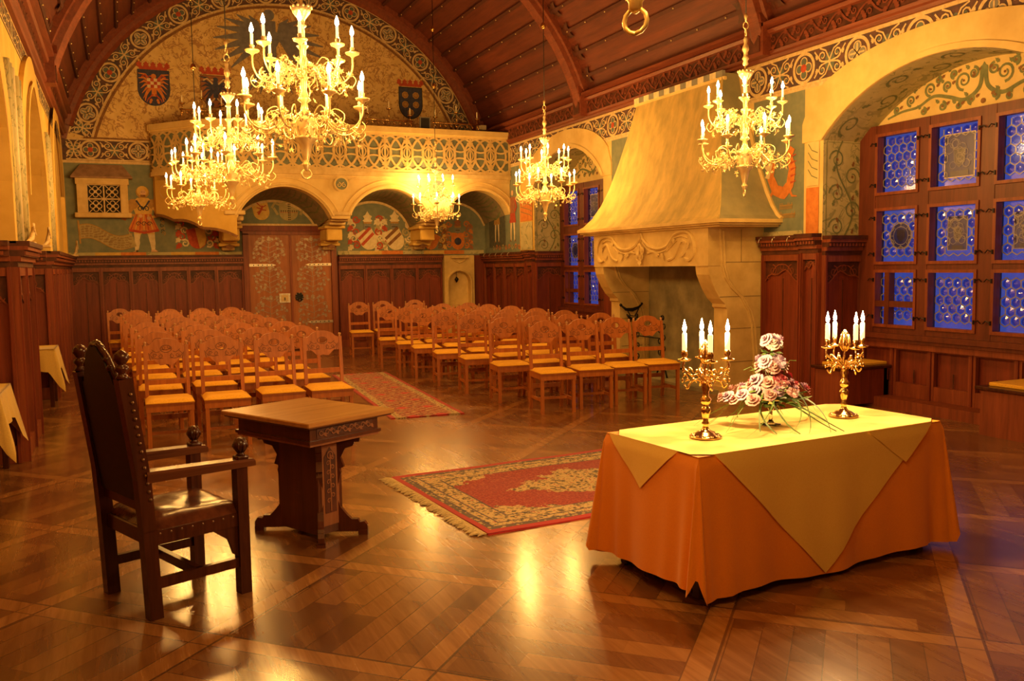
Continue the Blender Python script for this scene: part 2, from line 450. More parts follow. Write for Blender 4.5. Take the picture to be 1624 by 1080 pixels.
# ================================================================== SETTING
def sheet(name, X, y0, y1, z0, z1, mat_fn, ops=(), n=.12, axis='x', extra=()):
    """inner wall face with openings; ops = (ya, yb, zb, top(y)); mat_fn(yc) -> list of (z, material)"""
    mb = MB(); ys = [y0]
    while ys[-1] < y1-1e-6: ys.append(min(y1, ys[-1]+n))
    for a, b, zb, tf in ops: ys += [a, b]
    ys += list(extra); ys = sorted(set(round(y, 4) for y in ys if y0-1e-6 <= y <= y1+1e-6))
    P = (lambda y, z: (X, y, z)) if axis == 'x' else (lambda y, z: (y, X, z))
    for a, b in zip(ys, ys[1:]):
        if b-a < 1e-5: continue
        c = (a+b)/2; op = next((o for o in ops if o[0] <= c <= o[1]), None)
        for za, zb_, mt in mat_fn(c):
            segs = [((za, za), (zb_, zb_))]
            if op:
                segs = []
                if za < op[2]: segs.append(((za, za), (min(zb_, op[2]),)*2))
                t = (op[3](a), op[3](b))
                if zb_ > min(t): segs.append(((max(za, min(t[0], zb_)), max(za, min(t[1], zb_))), (zb_, zb_)))
            for (p, q), (r, s) in segs:
                mb.add([P(a, p), P(b, q), P(b, s), P(a, r)], [(0,1,2,3)], mt)
    mb.fixn = False
    return mb.build(name)
def seg_arch(c, hw, zs, za):
    R = (hw*hw+(za-zs)**2)/(2*(za-zs))
    return lambda y: za-R+math.sqrt(max(0, R*R-(y-c)**2))
def pointed(c, hw, zs, za):
    def f(y):
        t = min(1, abs(y-c)/hw); return zs+(za-zs)*math.sqrt(max(0, 1-t**1.7))
    return f
R1 = (4.98, 8.144); A1 = seg_arch(6.56, 1.584, 3.12, 3.77)
R2 = (13.33, 16.10); A2 = seg_arch(14.715, 1.385, 3.20, 3.85)
L1 = (5.3, 8.95); LA1 = pointed(7.1, 1.85, 2.5, 3.85)
L2 = (10.46, 13.30); LA2 = pointed(11.88, 1.42, 2.5, 3.85)

fl = MB().box((XL-.8, YF, -.1), (8.9, YB+.3, 0), m_floor); struct(fl.build('floor'))
def wr(y):
    lo = m_panel
    if y > 16.8: mid = m_teal
    elif y > 16.1: mid = m_yplaster
    elif y < 8.46 and y > 8.14: mid = m_parch
    elif 8.46 < y < 9.4 or 11.9 < y < 13.05: mid = m_teal
    else: mid = m_parch
    return [(0, 1.95, lo), (1.95, 3.76, mid), (3.76, HCOR+.3, m_gild)]
struct(sheet('wall_right', XR, YF, YB, 0, 0, wr, [(R1[0], R1[1], 0, A1), (R2[0], R2[1], 0, A2)], extra=(8.46, 9.4, 11.9, 13.05, 16.8, 16.1)))
def wl(y): return [(0, 1.95, m_panel), (1.95, HCOR+.3, m_yplaster)]
struct(sheet('wall_left', XL, YF, YB, 0, 0, wl, [(L1[0], L1[1], 0, LA1), (L2[0], L2[1], 0, LA2)]))
def wb(x): return [(0, 1.95, m_panel), (1.95, 3.78, m_teal), (3.78, 4.2, m_fdark), (4.2, ZV+math.sqrt(max(0, 4.5**2-(x-XC)**2)), m_tymp)]
mbk = MB()
n = 60
for i in range(n):
    a = XL+(XR-XL)*i/n; b = XL+(XR-XL)*(i+1)/n
    za = ZV+math.sqrt(max(.3, 4.52**2-(a-XC)**2)); zb = ZV+math.sqrt(max(.3, 4.52**2-(b-XC)**2))
    for z0, z1, z2, z3, mt in ((0, 0, 1.95, 1.95, m_panel), (1.95, 1.95, 3.78, 3.78, m_teal), (3.78, 3.78, 4.2, 4.2, m_fdark), (4.2, 4.2, max(zb,4.25), max(za,4.25), m_tymp)):
        if 6.6 < (a+b)/2 < 7.31 and mt is m_panel: mt = m_stone2
        mbk.add([(a, YB, z0), (b, YB, z1), (b, YB, z2), (a, YB, z3)], [(0,1,2,3)], mt)
mbk.fixn = False; struct(mbk.build('wall_back'))
mf = MB().box((XL-.8, YF-.2, 0), (XR+1.2, YF, 8), m_shell); struct(mf.build('wall_front'))

# --- recess linings
def recess(name, X0, X1, op, af, lowmat, himat, zsplit=1.95, n=28):
    mb = MB(); a, b = op
    for y in (a, b):
        mb.add([(X0, y, 0), (X1, y, 0), (X1, y, zsplit), (X0, y, zsplit)], [(0,1,2,3)], lowmat)
        mb.add([(X0, y, zsplit), (X1, y, zsplit), (X1, y, af(y)), (X0, y, af(y))], [(0,1,2,3)], himat)
    for i in range(n):
        y0 = a+(b-a)*i/n; y1 = a+(b-a)*(i+1)/n
        mb.add([(X0, y0, af(y0)), (X1, y0, af(y0)), (X1, y1, af(y1)), (X0, y1, af(y1))], [(0,1,2,3)], himat)
    mb.fixn = False
    return struct(mb.build(name))
XW = 8.30
recess('wall_right_recess', XR, XW, R1, A1, m_panel, m_reveal)
recess('wall_right_recess', XR, XW, R2, A2, m_panel, m_reveal)
XWL = -1.55
recess('wall_left_recess', XL, XWL, L1, LA1, m_panel, m_yplaster)
recess('wall_left_recess', XL, XWL, L2, LA2, m_panel, m_yplaster)
# left recess back walls with a narrow dark window
for (a, b), af in ((L1, LA1), (L2, LA2)):
    c = (a+b)/2
    struct(sheet('wall_left_recess_back', XWL, a, b, 0, 0, lambda y: [(0, 1.0, m_panel), (1.0, 3.9, m_yplaster)], [(c-.45, c+.95, 1.1, lambda y: 3.5)]))
    g = MB(); g.box((XWL-.06, c-.45, 1.1), (XWL-.03, c+.95, 3.5), m_glassd)
    fo = MB()
    for y in (c-.45, c+.25, c+.89): fo.box((XWL-.08, y, 1.1), (XWL-.01, y+.06, 3.5), m_winwood)
    for z in (1.1, 2.0, 2.8, 3.44): fo.box((XWL-.08, c-.45, z), (XWL-.01, c+.95, z+.06), m_winwood)
    f = struct(fo.build('window_3' if a < 8 else 'window_4')); g.build('pane', f)

for op in (R1, R2): struct(MB().box((XW+.02, op[0]-.1, 0), (XW+.10, op[1]+.1, .86), m_panel).build('wall_window_breast'))
# --- arch bands in stone around recess arches
def arch_band(name, X, op, af, w, zs, sgn, mt, outs, h=.026, n=30):
    a, b = op; c = (a+b)/2; hw = (b-a)/2; mb = MB()
    for i in range(n):
        t0 = -1+2*i/n; t1 = -1+2*(i+1)/n
        y0, y1 = c+hw*t0, c+hw*t1; Y0, Y1 = c+(hw+w)*t0, c+(hw+w)*t1
        x = X+sgn*h
        z0, z1, Z0, Z1 = af(y0), af(y1), outs(t0), outs(t1)
        mb.add([(x, y0, z0), (x, y1, z1), (x, Y1, Z1), (x, Y0, Z0), (X, y0, z0), (X, y1, z1), (X, Y1, Z1), (X, Y0, Z0)], [(0,1,2,3), (0,4,5,1), (3,2,6,7)], mt)
        xi = X+sgn*h*1.6; k = .18
        iy = lambda yy, YY: yy+(YY-yy)*k
        iz = lambda zz, ZZ: zz+(ZZ-zz)*k
        mb.add([(xi, y0, z0), (xi, y1, z1), (xi, iy(y1,Y1), iz(z1,Z1)), (xi, iy(y0,Y0), iz(z0,Z0))], [(0,1,2,3)], mt)
    for s in (-1, 1):
        y0 = c+s*hw; y1 = c+s*(hw+w)
        lo, hi = min(y0, y1), max(y0, y1)
        mb.prism([(y0, zs), (y1, zs), (y1, outs(s)), (y0, af(y0))], X, X+sgn*h, mt, 'yz')
    mb.fixn = False
    return struct(mb.build(name))
arch_band('trim_1', XR, R1, A1, .33, 3.12, -1, m_parch, lambda t: 3.34+(4.085-3.34)*math.sqrt(max(0, 1-t*t))*1.0 if abs(t) < 1 else 3.34)
arch_band('trim_2', XR, R2, A2, .30, 3.2, -1, m_parch, lambda t: 3.40+(4.17-3.40)*math.sqrt(max(0, 1-t*t)))
arch_band('trim_3', XL, L1, LA1, .38, 1.96, 1, m_yplaster, lambda t: 2.5+1.68*math.sqrt(max(0, 1-abs(t)**1.7)), h=.05)
arch_band('trim_4', XL, L2, LA2, .40, 1.96, 1, m_yplaster, lambda t: 2.5+1.68*math.sqrt(max(0, 1-abs(t)**1.7)), h=.05)
# third blind arch on the left wall, as a moulded frame
mb = MB(); c = 16.2
for s in (-1, 1): mb.box((XL, c+s*1.3-.12, 1.96), (XL+.06, c+s*1.3+.12, 3.0), m_yplaster)
for i in range(24):
    a0, a1 = PI*i/24, PI*(i+1)/24
    q = [(XL+.06, c+r*cos(a), 3.0+r*.95*sin(a)) for r, a in ((1.18, a0), (1.42, a0), (1.42, a1), (1.18, a1))]
    mb.add(q, [(0,1,2,3)], m_yplaster)
mb.fixn = False; struct(mb.build('trim_5'))
# grey-green wall shafts between the arches at left
mb = MB()
for y in (9.15, 9.35, 9.55, 9.95, 10.15, 13.75, 14.0, 14.3): mb.tube([(XL+.02, y, 1.97), (XL+.02, y, 3.6)], .05, m_reveal if y not in (9.55,) else m_creamp, 8)
struct(mb.build('trim_6', smooth=True))

def m_lun_():
    return M_('lunette_plaster', (.82,.64,.30), (.72,.53,.22), .85, scale=3, bmp=.08)
m_lun = m_lun_()
def lunette(name, op, af, z0):
    mb = MB(); a, b = op; n = 28
    for i in range(n):
        y0 = a+(b-a)*i/n; y1 = a+(b-a)*(i+1)/n
        mb.add([(XW, y0, z0), (XW, y1, z0), (XW, y1, af(y1)), (XW, y0, af(y0))], [(0,1,2,3)], m_lun)
    mb.fixn = False; o = struct(mb.build(name))
    return o
def on_x(X, sgn):    # map u=y, v=z on a wall of constant x
    return lambda u, v, h: (X+sgn*h, u, v)
def on_y(Y):
    return lambda u, v, h: (u, Y-h, v)
lu = lunette('wall_window_lunette', R1, A1, 3.2); lu2 = lunette('wall_window_lunette', R2, A2, 3.2)
def smooth(pts, n=6):
    out = []
    for i in range(len(pts)-1):
        p0, p1, p2, p3 = pts[max(i-1, 0)], pts[i], pts[i+1], pts[min(i+2, len(pts)-1)]
        for k in range(n):
            t = k/n; out.append(tuple(.5*(2*p1[d]+(p2[d]-p0[d])*t+(2*p0[d]-5*p1[d]+4*p2[d]-p3[d])*t*t+(3*p1[d]-p0[d]-3*p2[d]+p3[d])*t**3) for d in (0, 1)))
    return out+[pts[-1]]
def vines(P, c, w, zb, s=1):
    """olive scrolls growing from the middle of a lunette"""
    for sg in (-1, 1):
        main = smooth([(c+sg*.02, zb+.40*s), (c+sg*.05, zb+.20*s), (c+sg*.22, zb+.10*s), (c+sg*.42, zb+.16*s), (c+sg*.62, zb+.20*s), (c+sg*.82, zb+.12*s), (c+sg*1.05, zb+.10*s), (c+sg*1.25, zb+.05*s)])
        P.stroke(main, [.050-.028*i/len(main) for i in range(len(main))], m_olive)
        for k, (x, z, r, a) in enumerate(((.24, .30, .10, -PI/2), (.44, .28, .055, -PI/2), (.66, .285, .075, -PI/2), (.50, .075, .05, PI/2), (.92, .205, .06, -PI/2), (.30, .05, .035, PI/2), (.75, .06, .04, PI/2), (1.12, .13, .04, -PI/2), (.12, .36, .06, PI/2), (.36, .39, .045, -PI/2), (.56, .37, .04, PI/2), (.86, .32, .03, -PI/2), (.14, .09, .05, -PI/2))):
            if x > w*.85: continue
            P.spiral((c+sg*x, zb+z*s), r*s, a, sg*1.4, .030*s, m_olive, n=20)
            P.leaf((c+sg*(x+r*.9), zb+(z+r*.8)*s), .8, .07, .045, m_olive); P.leaf((c+sg*(x-r), zb+(z+r*.2)*s), 2.6, .06, .04, m_brownp)
            P.disc((c+sg*x, zb+z*s), .014*s, m_brownp, .006, 8)
    P.leaf((c, zb+.34*s), PI/2, .11, .09, m_olive); P.disc((c, zb+.05), .028, m_brownp, .006)
P = Paint(on_x(XW, -1)); vines(P, 6.56, 1.58, 3.29); P.mb.build('painted_scrolls', lu)
P = Paint(on_x(XW, -1)); vines(P, 14.7, 1.3, 3.36, .9); P.mb.build('painted_scrolls', lu2)
def reveal_scroll(P, u0, u1, v0, v1):
    w = u1-u0; c = (u0+u1)/2
    v = v0+.12; k = 0
    st = [(c+.22*w*sin(6*t), v0+(v1-v0)*t) for t in [i/16 for i in range(17)]]
    P.stroke(st, .022, m_olive)
    while v < v1-.1:
        sg = 1 if k % 2 else -1
        P.spiral((c+sg*w*.2, v), .13*w/.65, 0 if sg > 0 else PI, 1.3*sg, .022, m_olive, n=18)
        P.leaf((c-sg*w*.3, v+.05), 1.2*sg, .1, .05, m_olive); P.disc((c+sg*w*.2, v), .018, m_brownp, .005, 8)
        P.leaf((c-sg*w*.2, v-.08), -1.2*sg, .08, .04, m_brownp)
        v += .2; k += 1
    P.stroke([(u0+.02, v0+.02), (u1-.02, v0+.02), (u1-.02, v1-.02), (u0+.02, v1-.02)], .012, m_olive, close=True)
for op, af in ((R1, A1), (R2, A2)):
    P = Paint(on_y(op[1])); reveal_scroll(P, XR+.03, XW-.03, 1.98, 3.12)
    r = P.mb; struct(r.build('trim_8'))
    # painted soffit tendrils following the arch
    def smap(u, v, h, af=af): return (v, u, af(u)-h)
    P = Paint(smap); nn = 9
    for i in range(nn):
        y = op[0]+(op[1]-op[0])*(i+.5)/nn; sg = 1 if i % 2 else -1
        P.spiral((y, (XR+XW)/2+sg*.1), .13, 0, 1.2*sg, .03, m_olive, n=16)
        P.leaf((y+.12, (XR+XW)/2-sg*.16), 1+sg, .12, .06, m_olive)
    struct(P.mb.build('trim_9'))

# --- windows
def came_pane(mbL, mbG, y0, y1, z0, z1, X, s=.063, stained=None):
    """leaded bottle glass: hex cames plus a domed disc in every cell; s = hex radius"""
    w = s*math.sqrt(3); gl = m_glass
    Pm = lambda u, v, h: (X-h, u, v)
    P = Paint(Pm, mbL)
    rows = int((z1-z0)/(1.5*s))+2; cols = int((y1-y0)/w)+2
    def inb(u, v): return y0 <= u <= y1 and z0 <= v <= z1
    mbG.add([(X+.003, y0, z0), (X+.003, y1, z0), (X+.003, y1, z1), (X+.003, y0, z1)], [(0,1,2,3)], gl)
    sb = None
    if stained:
        k, wy, wz = stained; cy, cz = (y0+y1)/2, (z0+z1)/2
        sb = (cy-wy/2, cy+wy/2, cz-wz/2, cz+wz/2)
    for j in range(rows):
        for i in range(cols):
            cy = y0+i*w+(w/2 if j % 2 else 0); cz = z0+j*1.5*s+.3*s
            if sb and sb[0]-.1*s < cy < sb[1]+.1*s and sb[2]-.1*s < cz < sb[3]+.1*s: continue
            h = [(cy+s*cos(PI/6+PI/3*k), cz+s*sin(PI/6+PI/3*k)) for k in range(6)]
            for k in range(6 if sb else 3):
                p, q = h[k], h[(k+1) % 6]
                if inb(*p) and inb(*q): P.stroke([p, q], .0125, m_lead, .008)
            if inb(cy-s*.5, cz-s*.5) and inb(cy+s*.5, cz+s*.5):
                n = 8; vs = [(X-.016, cy, cz)]+[(X-.012, cy+.3*s*cos(2*PI*k/n), cz+.3*s*sin(2*PI*k/n)) for k in range(n)]+[(X-.001, cy+.72*s*cos(2*PI*k/n), cz+.72*s*sin(2*PI*k/n)) for k in range(n)]
                fs = [(0, 1+k, 1+(k+1) % n) for k in range(n)]+[(1+k, 1+n+k, 1+n+(k+1) % n, 1+(k+1) % n) for k in range(n)]
                tx, tz = random.uniform(-.10, .10), random.uniform(-.10, .10)
                vs = [(x+(y-cy)*tx+(z-cz)*tz, y, z) for x, y, z in vs]
                mbG.add(vs, fs, gl)
    if sb:
        cy, cz = (sb[0]+sb[1])/2, (sb[2]+sb[3])/2
        if stained[0] == 'round':
            r = min(stained[1:])/2
            P.disc((cy, cz), r, m_glassd, .004, 20); P.ring((cy, cz), r, .014, m_lead, .008, 20); P.ring((cy, cz), r*.7, .008, m_lead, .008, 16)
            for k in range(8): P.stroke([(cy+r*.7*cos(k*PI/4), cz+r*.7*sin(k*PI/4)), (cy+r*cos(k*PI/4), cz+r*sin(k*PI/4))], .007, m_lead, .008)
            P.poly([(cy-.06, cz+.07), (cy+.06, cz+.07), (cy+.06, cz-.02), (cy, cz-.08), (cy-.06, cz-.02)], m_glassb, .006)
        else:
            P.poly([(sb[0], sb[2]), (sb[1], sb[2]), (sb[1], sb[3]), (sb[0], sb[3])], m_glassd, .004)
            P.stroke([(sb[0], sb[2]), (sb[1], sb[2]), (sb[1], sb[3]), (sb[0], sb[3])], .016, m_creamp if stained[1] > .33 else m_lead, .008, True)
            rr = random.Random(int(cy*100)); W_, H_ = stained[1]/2, stained[2]/2
            for k in range(16):
                c0 = (cy+rr.uniform(-.8,.8)*W_, cz+rr.uniform(-.55,.85)*H_)
                P.ring(c0, rr.uniform(.03,.06), .006, m_lead, .008, 8)
            P.poly([(cy-W_*.6, cz-H_*.95), (cy+W_*.6, cz-H_*.95), (cy+W_*.6, cz-H_*.72), (cy-W_*.6, cz-H_*.72)], m_glassb, .007)
            P.poly([(cy-W_*.4, cz+H_*.3), (cy+W_*.4, cz+H_*.3), (cy+W_*.35, cz-H_*.3), (cy, cz-H_*.55), (cy-W_*.35, cz-H_*.3)], m_glassb, .007)
            P.stroke([(cy-W_*.4, cz+H_*.3), (cy+W_*.4, cz+H_*.3), (cy+W_*.35, cz-H_*.3), (cy, cz-H_*.55), (cy-W_*.35, cz-H_*.3)], .006, m_lead, .009, True)
m_glassb = m_glass_('blue_painted_glass', (.22,.26,.42), .3, .12)
def window(name, y_hi, y_lo, cols, plan):
    """y runs from y_hi (far, left in view) to y_lo; cols = list of (ya, yb) far to near"""
    t = struct(bpy.data.objects.new(name, None)); COL.objects.link(t); t.location = (XW, (y_hi+y_lo)/2, 0)
    X = XW; off = -t.location.x, -t.location.y
    MM = Matrix.Translation((-t.location.x, -t.location.y, 0))
    rows = [(.915, 1.59), (1.65, 2.31), (2.455, 3.17)]
    fr = MB()
    ys = [y_hi]+[v for c in cols for v in c]+[y_lo]
    for k in range(0, len(ys), 2): fr.box((X-.09, ys[k+1], .84), (X+.06, ys[k], 3.27), m_winwood, MM)
    zs = [.84]+[v for r in rows for v in r]+[3.27]
    for k in range(0, len(zs), 2): fr.box((X-.085, y_lo, zs[k]), (X+.055, y_hi, zs[k+1]), m_winwood, MM)
    fr.build('window_frame', t)
    sl = MB().box((X-.16, y_lo, .79), (X+.05, y_hi, .85), m_winwood, MM).box((X-.13, y_lo, .75), (X+.05, y_hi, .79), m_winwood, MM).box((X-.10, y_lo, .68), (X+.05, y_hi, .75), m_panel2, MM)
    sl.build('window_sill', t)
    hg = MB()
    for ci, (a, b) in enumerate(cols):
        for ri, (z0, z1) in enumerate(rows):
            cs = MB()      # casement moulding
            e = .035
            for (p, q) in (((b, z0), (a, z0+e)), ((b, z1-e), (a, z1)), ((b, z0+e), (b+e, z1-e)), ((a-e, z0+e), (a, z1-e))):
                cs.box((X-.105, p[0], p[1]), (X-.01, q[0], q[1]), m_panel2, MM)
            if plan.get((ci, ri)) == 'split':
                cs.box((X-.10, a-.24, z0+e), (X-.012, a-.17, z1-e), m_winwood, MM); cs.box((X-.095, b+e, z0+.24), (X-.014, a-e, z0+.31), m_winwood, MM)
            c_ = cs.build('casement', t)
            L, G = MB(), MB(); L.fixn = G.fixn = False
            st = plan.get((ci, ri)); st = st if isinstance(st, tuple) else None
            came_pane(L, G, b+e, a-e, z0+e, z1-e, X, stained=st)
            for q in (L, G): q.v = [(x-t.location.x, y-t.location.y, z) for x, y, z in q.v]
            L.build('lead_came', c_); G.build('pane', c_, smooth=False)
            for z in (z0+.12, z1-.12):     # iron hinges
                for y, s in ((a, 1), (b, -1)):
                    hg.tube([(X-.11, y-s*.01, z), (X-.115, y+s*.04, z+.02), (X-.112, y+s*.07, z-.01)], .006, m_iron, 5, MM)
                    hg.cbox((X-.112, y-s*.012, z), (.012, .016, .045), m_iron, MM)
    hg.build('hinges', t)
    return t
R = 'rect'
cols1 = [(7.89, 7.27), (7.14, 6.50), (6.33, 5.70), (5.53, 5.05)]
window('window_1', 8.142, 4.99, cols1, {(0, 0): 'split', (0, 1): ('round', .30, .34), (1, 1): (R, .24, .36), (2, 1): (R, .28, .36), (1, 2): (R, .37, .46)})
cols2 = [(15.9, 15.27), (15.08, 14.47), (14.28, 13.65)]
window('window_2', 16.09, 13.34, cols2, {(0, 0): 'split', (0, 1): ('round', .30, .34), (1, 1): (R, .24, .34), (1, 2): (R, .34, .42)})

# --- panelling
def panelling(name, mp, u0, u1, z0, z1, npan, cornice=True, carve=True, stile=.07):
    """mp(u, v, h): h = height off the wall. stiles, rails, carved heads, cornice"""
    mb = MB()
    def bx(a, b, c, d, h0, h1, m):
        q = [mp(u, v, h) for h in (h0, h1) for u, v in ((a, c), (b, c), (b, d), (a, d))]
        mb.add(q, [(0,1,2,3), (4,5,6,7), (0,1,5,4), (1,2,6,5), (2,3,7,6), (3,0,4,7)], m)
    if cornice:
        for k, (za, zb, h) in enumerate(((-.20, -.15, .055), (-.15, -.105, .08), (-.105, -.05, .11), (-.05, -.015, .14), (-.015, .03, .155))): bx(u0, u1, z1+za, z1+zb, 0, h, m_panel2 if k % 2 else m_carve)
        for k in range(int((u1-u0)/.05)): bx(u0+.012+.05*k, u0+.036+.05*k, z1-.095, z1-.06, .1, .122, m_panel2)
    zt = z1-(.2 if cornice else .0)
    bx(u0+.001, u1-.001, zt-.08, zt-.001, 0, .047, m_panel2); bx(u0+.001, u1-.001, z0+.001, z0+.16, 0, .046, m_panel2)
    pw = (u1-u0)/npan
    P = Paint(mp, mb)
    for i in range(npan+1):
        c = u0+pw*i; a, b = max(u0, c-stile/2), min(u1, c+stile/2)
        bx(a, b, z0, zt, 0, .05, m_panel2); bx((a+b)/2-.012, (a+b)/2+.012, z0+.002, zt-.002, .03, .066, m_panel)
    for i in range(npan):
        a, b = u0+pw*i+stile/2, u0+pw*(i+1)-stile/2; c = (a+b)/2; w = b-a
        bx(c-.006, c+.006, z0+.16, zt-.3, 0, .006, m_carve)
        if not carve: continue
        # carved head: dark fretwork with an ogee lower edge
        hh = min(.26, w*.6); zz = zt-.08
        n = 10; pts = [(a, zz), (a, zz-hh)]
        for k in range(n+1):
            t = k/n; pts.append((a+w*t, zz-hh+hh*.5*sin(PI*t)-.03*sin(4*PI*t)))
        pts += [(b, zz-hh), (b, zz)]
        P.poly(pts, m_carve, .012)
        for s in (-1, 1):
            P.spiral((c+s*w*.27, zz-hh*.45), hh*.28, PI/2, s*1.2, .014, m_panel2, .02, 10)
            P.spiral((c+s*w*.40, zz-hh*.75), hh*.14, 0, -s*1.1, .010, m_panel2, .02, 8)
        P.stroke(arc((c, zz-hh*.7), w*.28, 0, PI, 8, hh*.55), .014, m_panel2, .02)
        P.ring((c, zz-hh*.3), hh*.13, .01, m_panel2, .02, 8)
        P.stroke([(a, zz-hh)]+[(a+w*k/n, zz-hh+hh*.5*sin(PI*k/n)-.03*sin(4*PI*k/n)) for k in range(n+1)], .016, m_panel2, .022)
    mb.fixn = True
    return struct(mb.build(name))
PB = on_y(YB)
panelling('trim_10', PB, XL+.02, 2.31, 0, HWN, 6)
panelling('trim_11', PB, 4.26, 6.58, 0, HWN-.02, 4)
PRX = on_x(XR, -1)
panelling('trim_12', PRX, 8.46, 9.16, 0, HWN+.02, 1); panelling('trim_13', PRX, 8.15, 8.46, 0, HWN+.03, 1, stile=.09)
panelling('trim_14', PRX, 16.45, 18.7, 0, HWN-.02, 4); panelling('trim_15', PRX, 16.10, 16.45, 0, HWN, 1, stile=.09)
for k, (op, zz) in enumerate(((R1, HWN), (R2, HWN-.02))):
    panelling('trim_%d' % (16+k), on_y(op[1]), XR, XW, 0, zz, 1)
    panelling('trim_%d' % (18+k), on_x(XW, -1), op[0], op[1], .12, .74, 6 if k == 0 else 5, cornice=False, carve=False, stile=.09)
    struct(MB().box((XW-.30, op[0], 0), (XW, op[1], .12), m_panel2).build('baseboard_right'))
PLX = on_x(XL, 1)
panelling('trim_20', PLX, 8.95, 10.46, 0, HWN-.02, 2); panelling('trim_21', PLX, 13.30, 18.7, 0, HWN-.02, 7); panelling('trim_22', PLX, 1.0, 5.3, 0, HWN-.02, 6)
for op in (L1, L2): panelling('trim_23', lambda u, v, h, o=op: (u, o[1]-h, v), XWL, XL, 0, HWN-.02, 1); panelling('trim_24', lambda u, v, h, o=op: (u, o[0]+h, v), XWL, XL, 0, HWN-.02, 1)
# painted ledge strip above panelling (coloured blocks)
P = Paint(PB)
seg = [m_reveal, m_yel, m_orange, m_reveal, m_yel, m_orange, m_reveal]
for a, b in ((-.86, 2.3), (4.26, 7.6)):
    L = (b-a)/7
    for i in range(7): P.poly([(a+L*i, 1.975), (a+L*(i+1), 1.975), (a+L*(i+1), 2.06), (a+L*i, 2.06)], seg[i], .02)
P.mb.fixn = False; struct(P.mb.build('trim_25'))
# pilaster paint right of the fireplace and at the far pier
P = Paint(PRX)
for y0, y1, cs in ((8.15, 8.46, (m_orange, m_lun)), (16.12, 16.8, (m_reveal, m_orange))):
    P.poly([(y0+.05, 2.02), (y1-.05, 2.02), (y1-.05, 2.58), (y0+.05, 2.58)], cs[0], .012)
    P.poly([(y0+.05, 2.60), (y1-.05, 2.60), (y1-.05, 3.12), (y0+.05, 3.12)], cs[1], .012)
    for k in range(4): P.stroke([(y0+.07, 2.68+.1*k), (y0+.17, 2.72+.1*k), (y1-.08, 2.8+.1*k)], .012, m_olive, .015)
P.mb.fixn = False; struct(P.mb.build('trim_26'))
P = Paint(on_x(XR, -1))
P.poly([(8.46, 1.99), (9.2, 1.99), (9.2, 2.08), (8.46, 2.08)], m_reveal, .015)
P.mb.fixn = False; struct(P.mb.build('trim_27'))
# ================================================================== friezes
def unit(P, u, v, H, k):
    """one roundel with quatrefoil, centre (u, v), band height H"""
    r = H*.40
    P.disc((u, v), r*1.02, m_fdark, .002, 20)
    P.ring((u, v), r, H*.09, m_gild, .006, 24)
    lobe = m_teal2 if k % 2 else m_grey
    for a in range(4):
        x, y = u+r*.45*cos(a*PI/2), v+r*.45*sin(a*PI/2)
        P.disc((x, y), r*.36, m_gild, .005, 12); P.disc((x, y), r*.27, lobe, .007, 12)
    if k % 2: P.leaf((u-r*.25, v), 0, r*.5, r*.4, m_red, .010); P.disc((u, v), r*.30, m_red, .009, 8)
    else:
        P.stroke([(u-r*.65, v), (u+r*.65, v)], r*.12, m_gild, .009); P.stroke([(u, v-r*.65), (u, v+r*.65)], r*.12, m_gild, .009)
        P.stroke([(u-r*.3, v-r*.3), (u+r*.3, v+r*.3)], r*.08, m_black, .010); P.stroke([(u+r*.3, v-r*.3), (u-r*.3, v+r*.3)], r*.08, m_black, .010)
def scrolls(P, u, v, W_, H):
    """fretwork between roundels"""
    P.disc((u, v), H*.2, m_teal2, .003, 8, H*.26)
    for sx in (-1, 1):
        for sy in (-1, 1):
            P.spiral((u+sx*W_*.22, v+sy*H*.19), H*.15, -sy*PI/2, sx*sy*1.25, H*.055, m_gild, .005, 10)
            P.disc((u+sx*W_*.22, v+sy*H*.19), H*.05, m_teal2, .006, 6)
            P.stroke([(u, v+sy*H*.05), (u+sx*W_*.12, v+sy*H*.32), (u+sx*W_*.3, v+sy*H*.42)], H*.045, m_gild, .006)
            P.stroke([(u+sx*W_*.02, v), (u+sx*W_*.25, v+sy*H*.05), (u+sx*W_*.46, v+sy*H*.36)], H*.045, m_gild, .006)
            P.leaf((u+sx*W_*.36, v+sy*H*.12), sx*sy*1+(0 if sx > 0 else PI), H*.16, H*.10, m_gild, .006)
    P.disc((u, v), H*.06, m_gild, .007, 8)
def frieze(P, u0, u1, v0, v1, gap=None, start=0, skip=None):
    H = v1-v0; L = gap or H*2.05; n = max(1, round((u1-u0)/L)); L = (u1-u0)/n; v = (v0+v1)/2
    ns = max(2, int((u1-u0)/.15))
    us = [u0+(u1-u0)*i/ns for i in range(ns+1)]
    for a, b in zip(us, us[1:]):
        P.poly([(a, v0), (b, v0), (b, v1), (a, v1)], m_fdark, .001)
    for vv in (v0+H*.035, v1-H*.035): P.stroke([(x, vv) for x in us], H*.07, m_gild, .007)
    for i in range(n):
        c = u0+L*(i+.5)
        if skip and skip(c): continue
        unit(P, c-L*.0, v, H, i+start)
    for i in range(n+1):
        c = u0+L*i; W_ = L-H*.75
        if i == 0: c += L*.0; 
        if skip and skip(c): continue
        if 0 < i < n: scrolls(P, c, v, W_, H)
        else: scrolls(P, c+(1 if i == 0 else -1)*W_*.25, v, W_*.5, H)
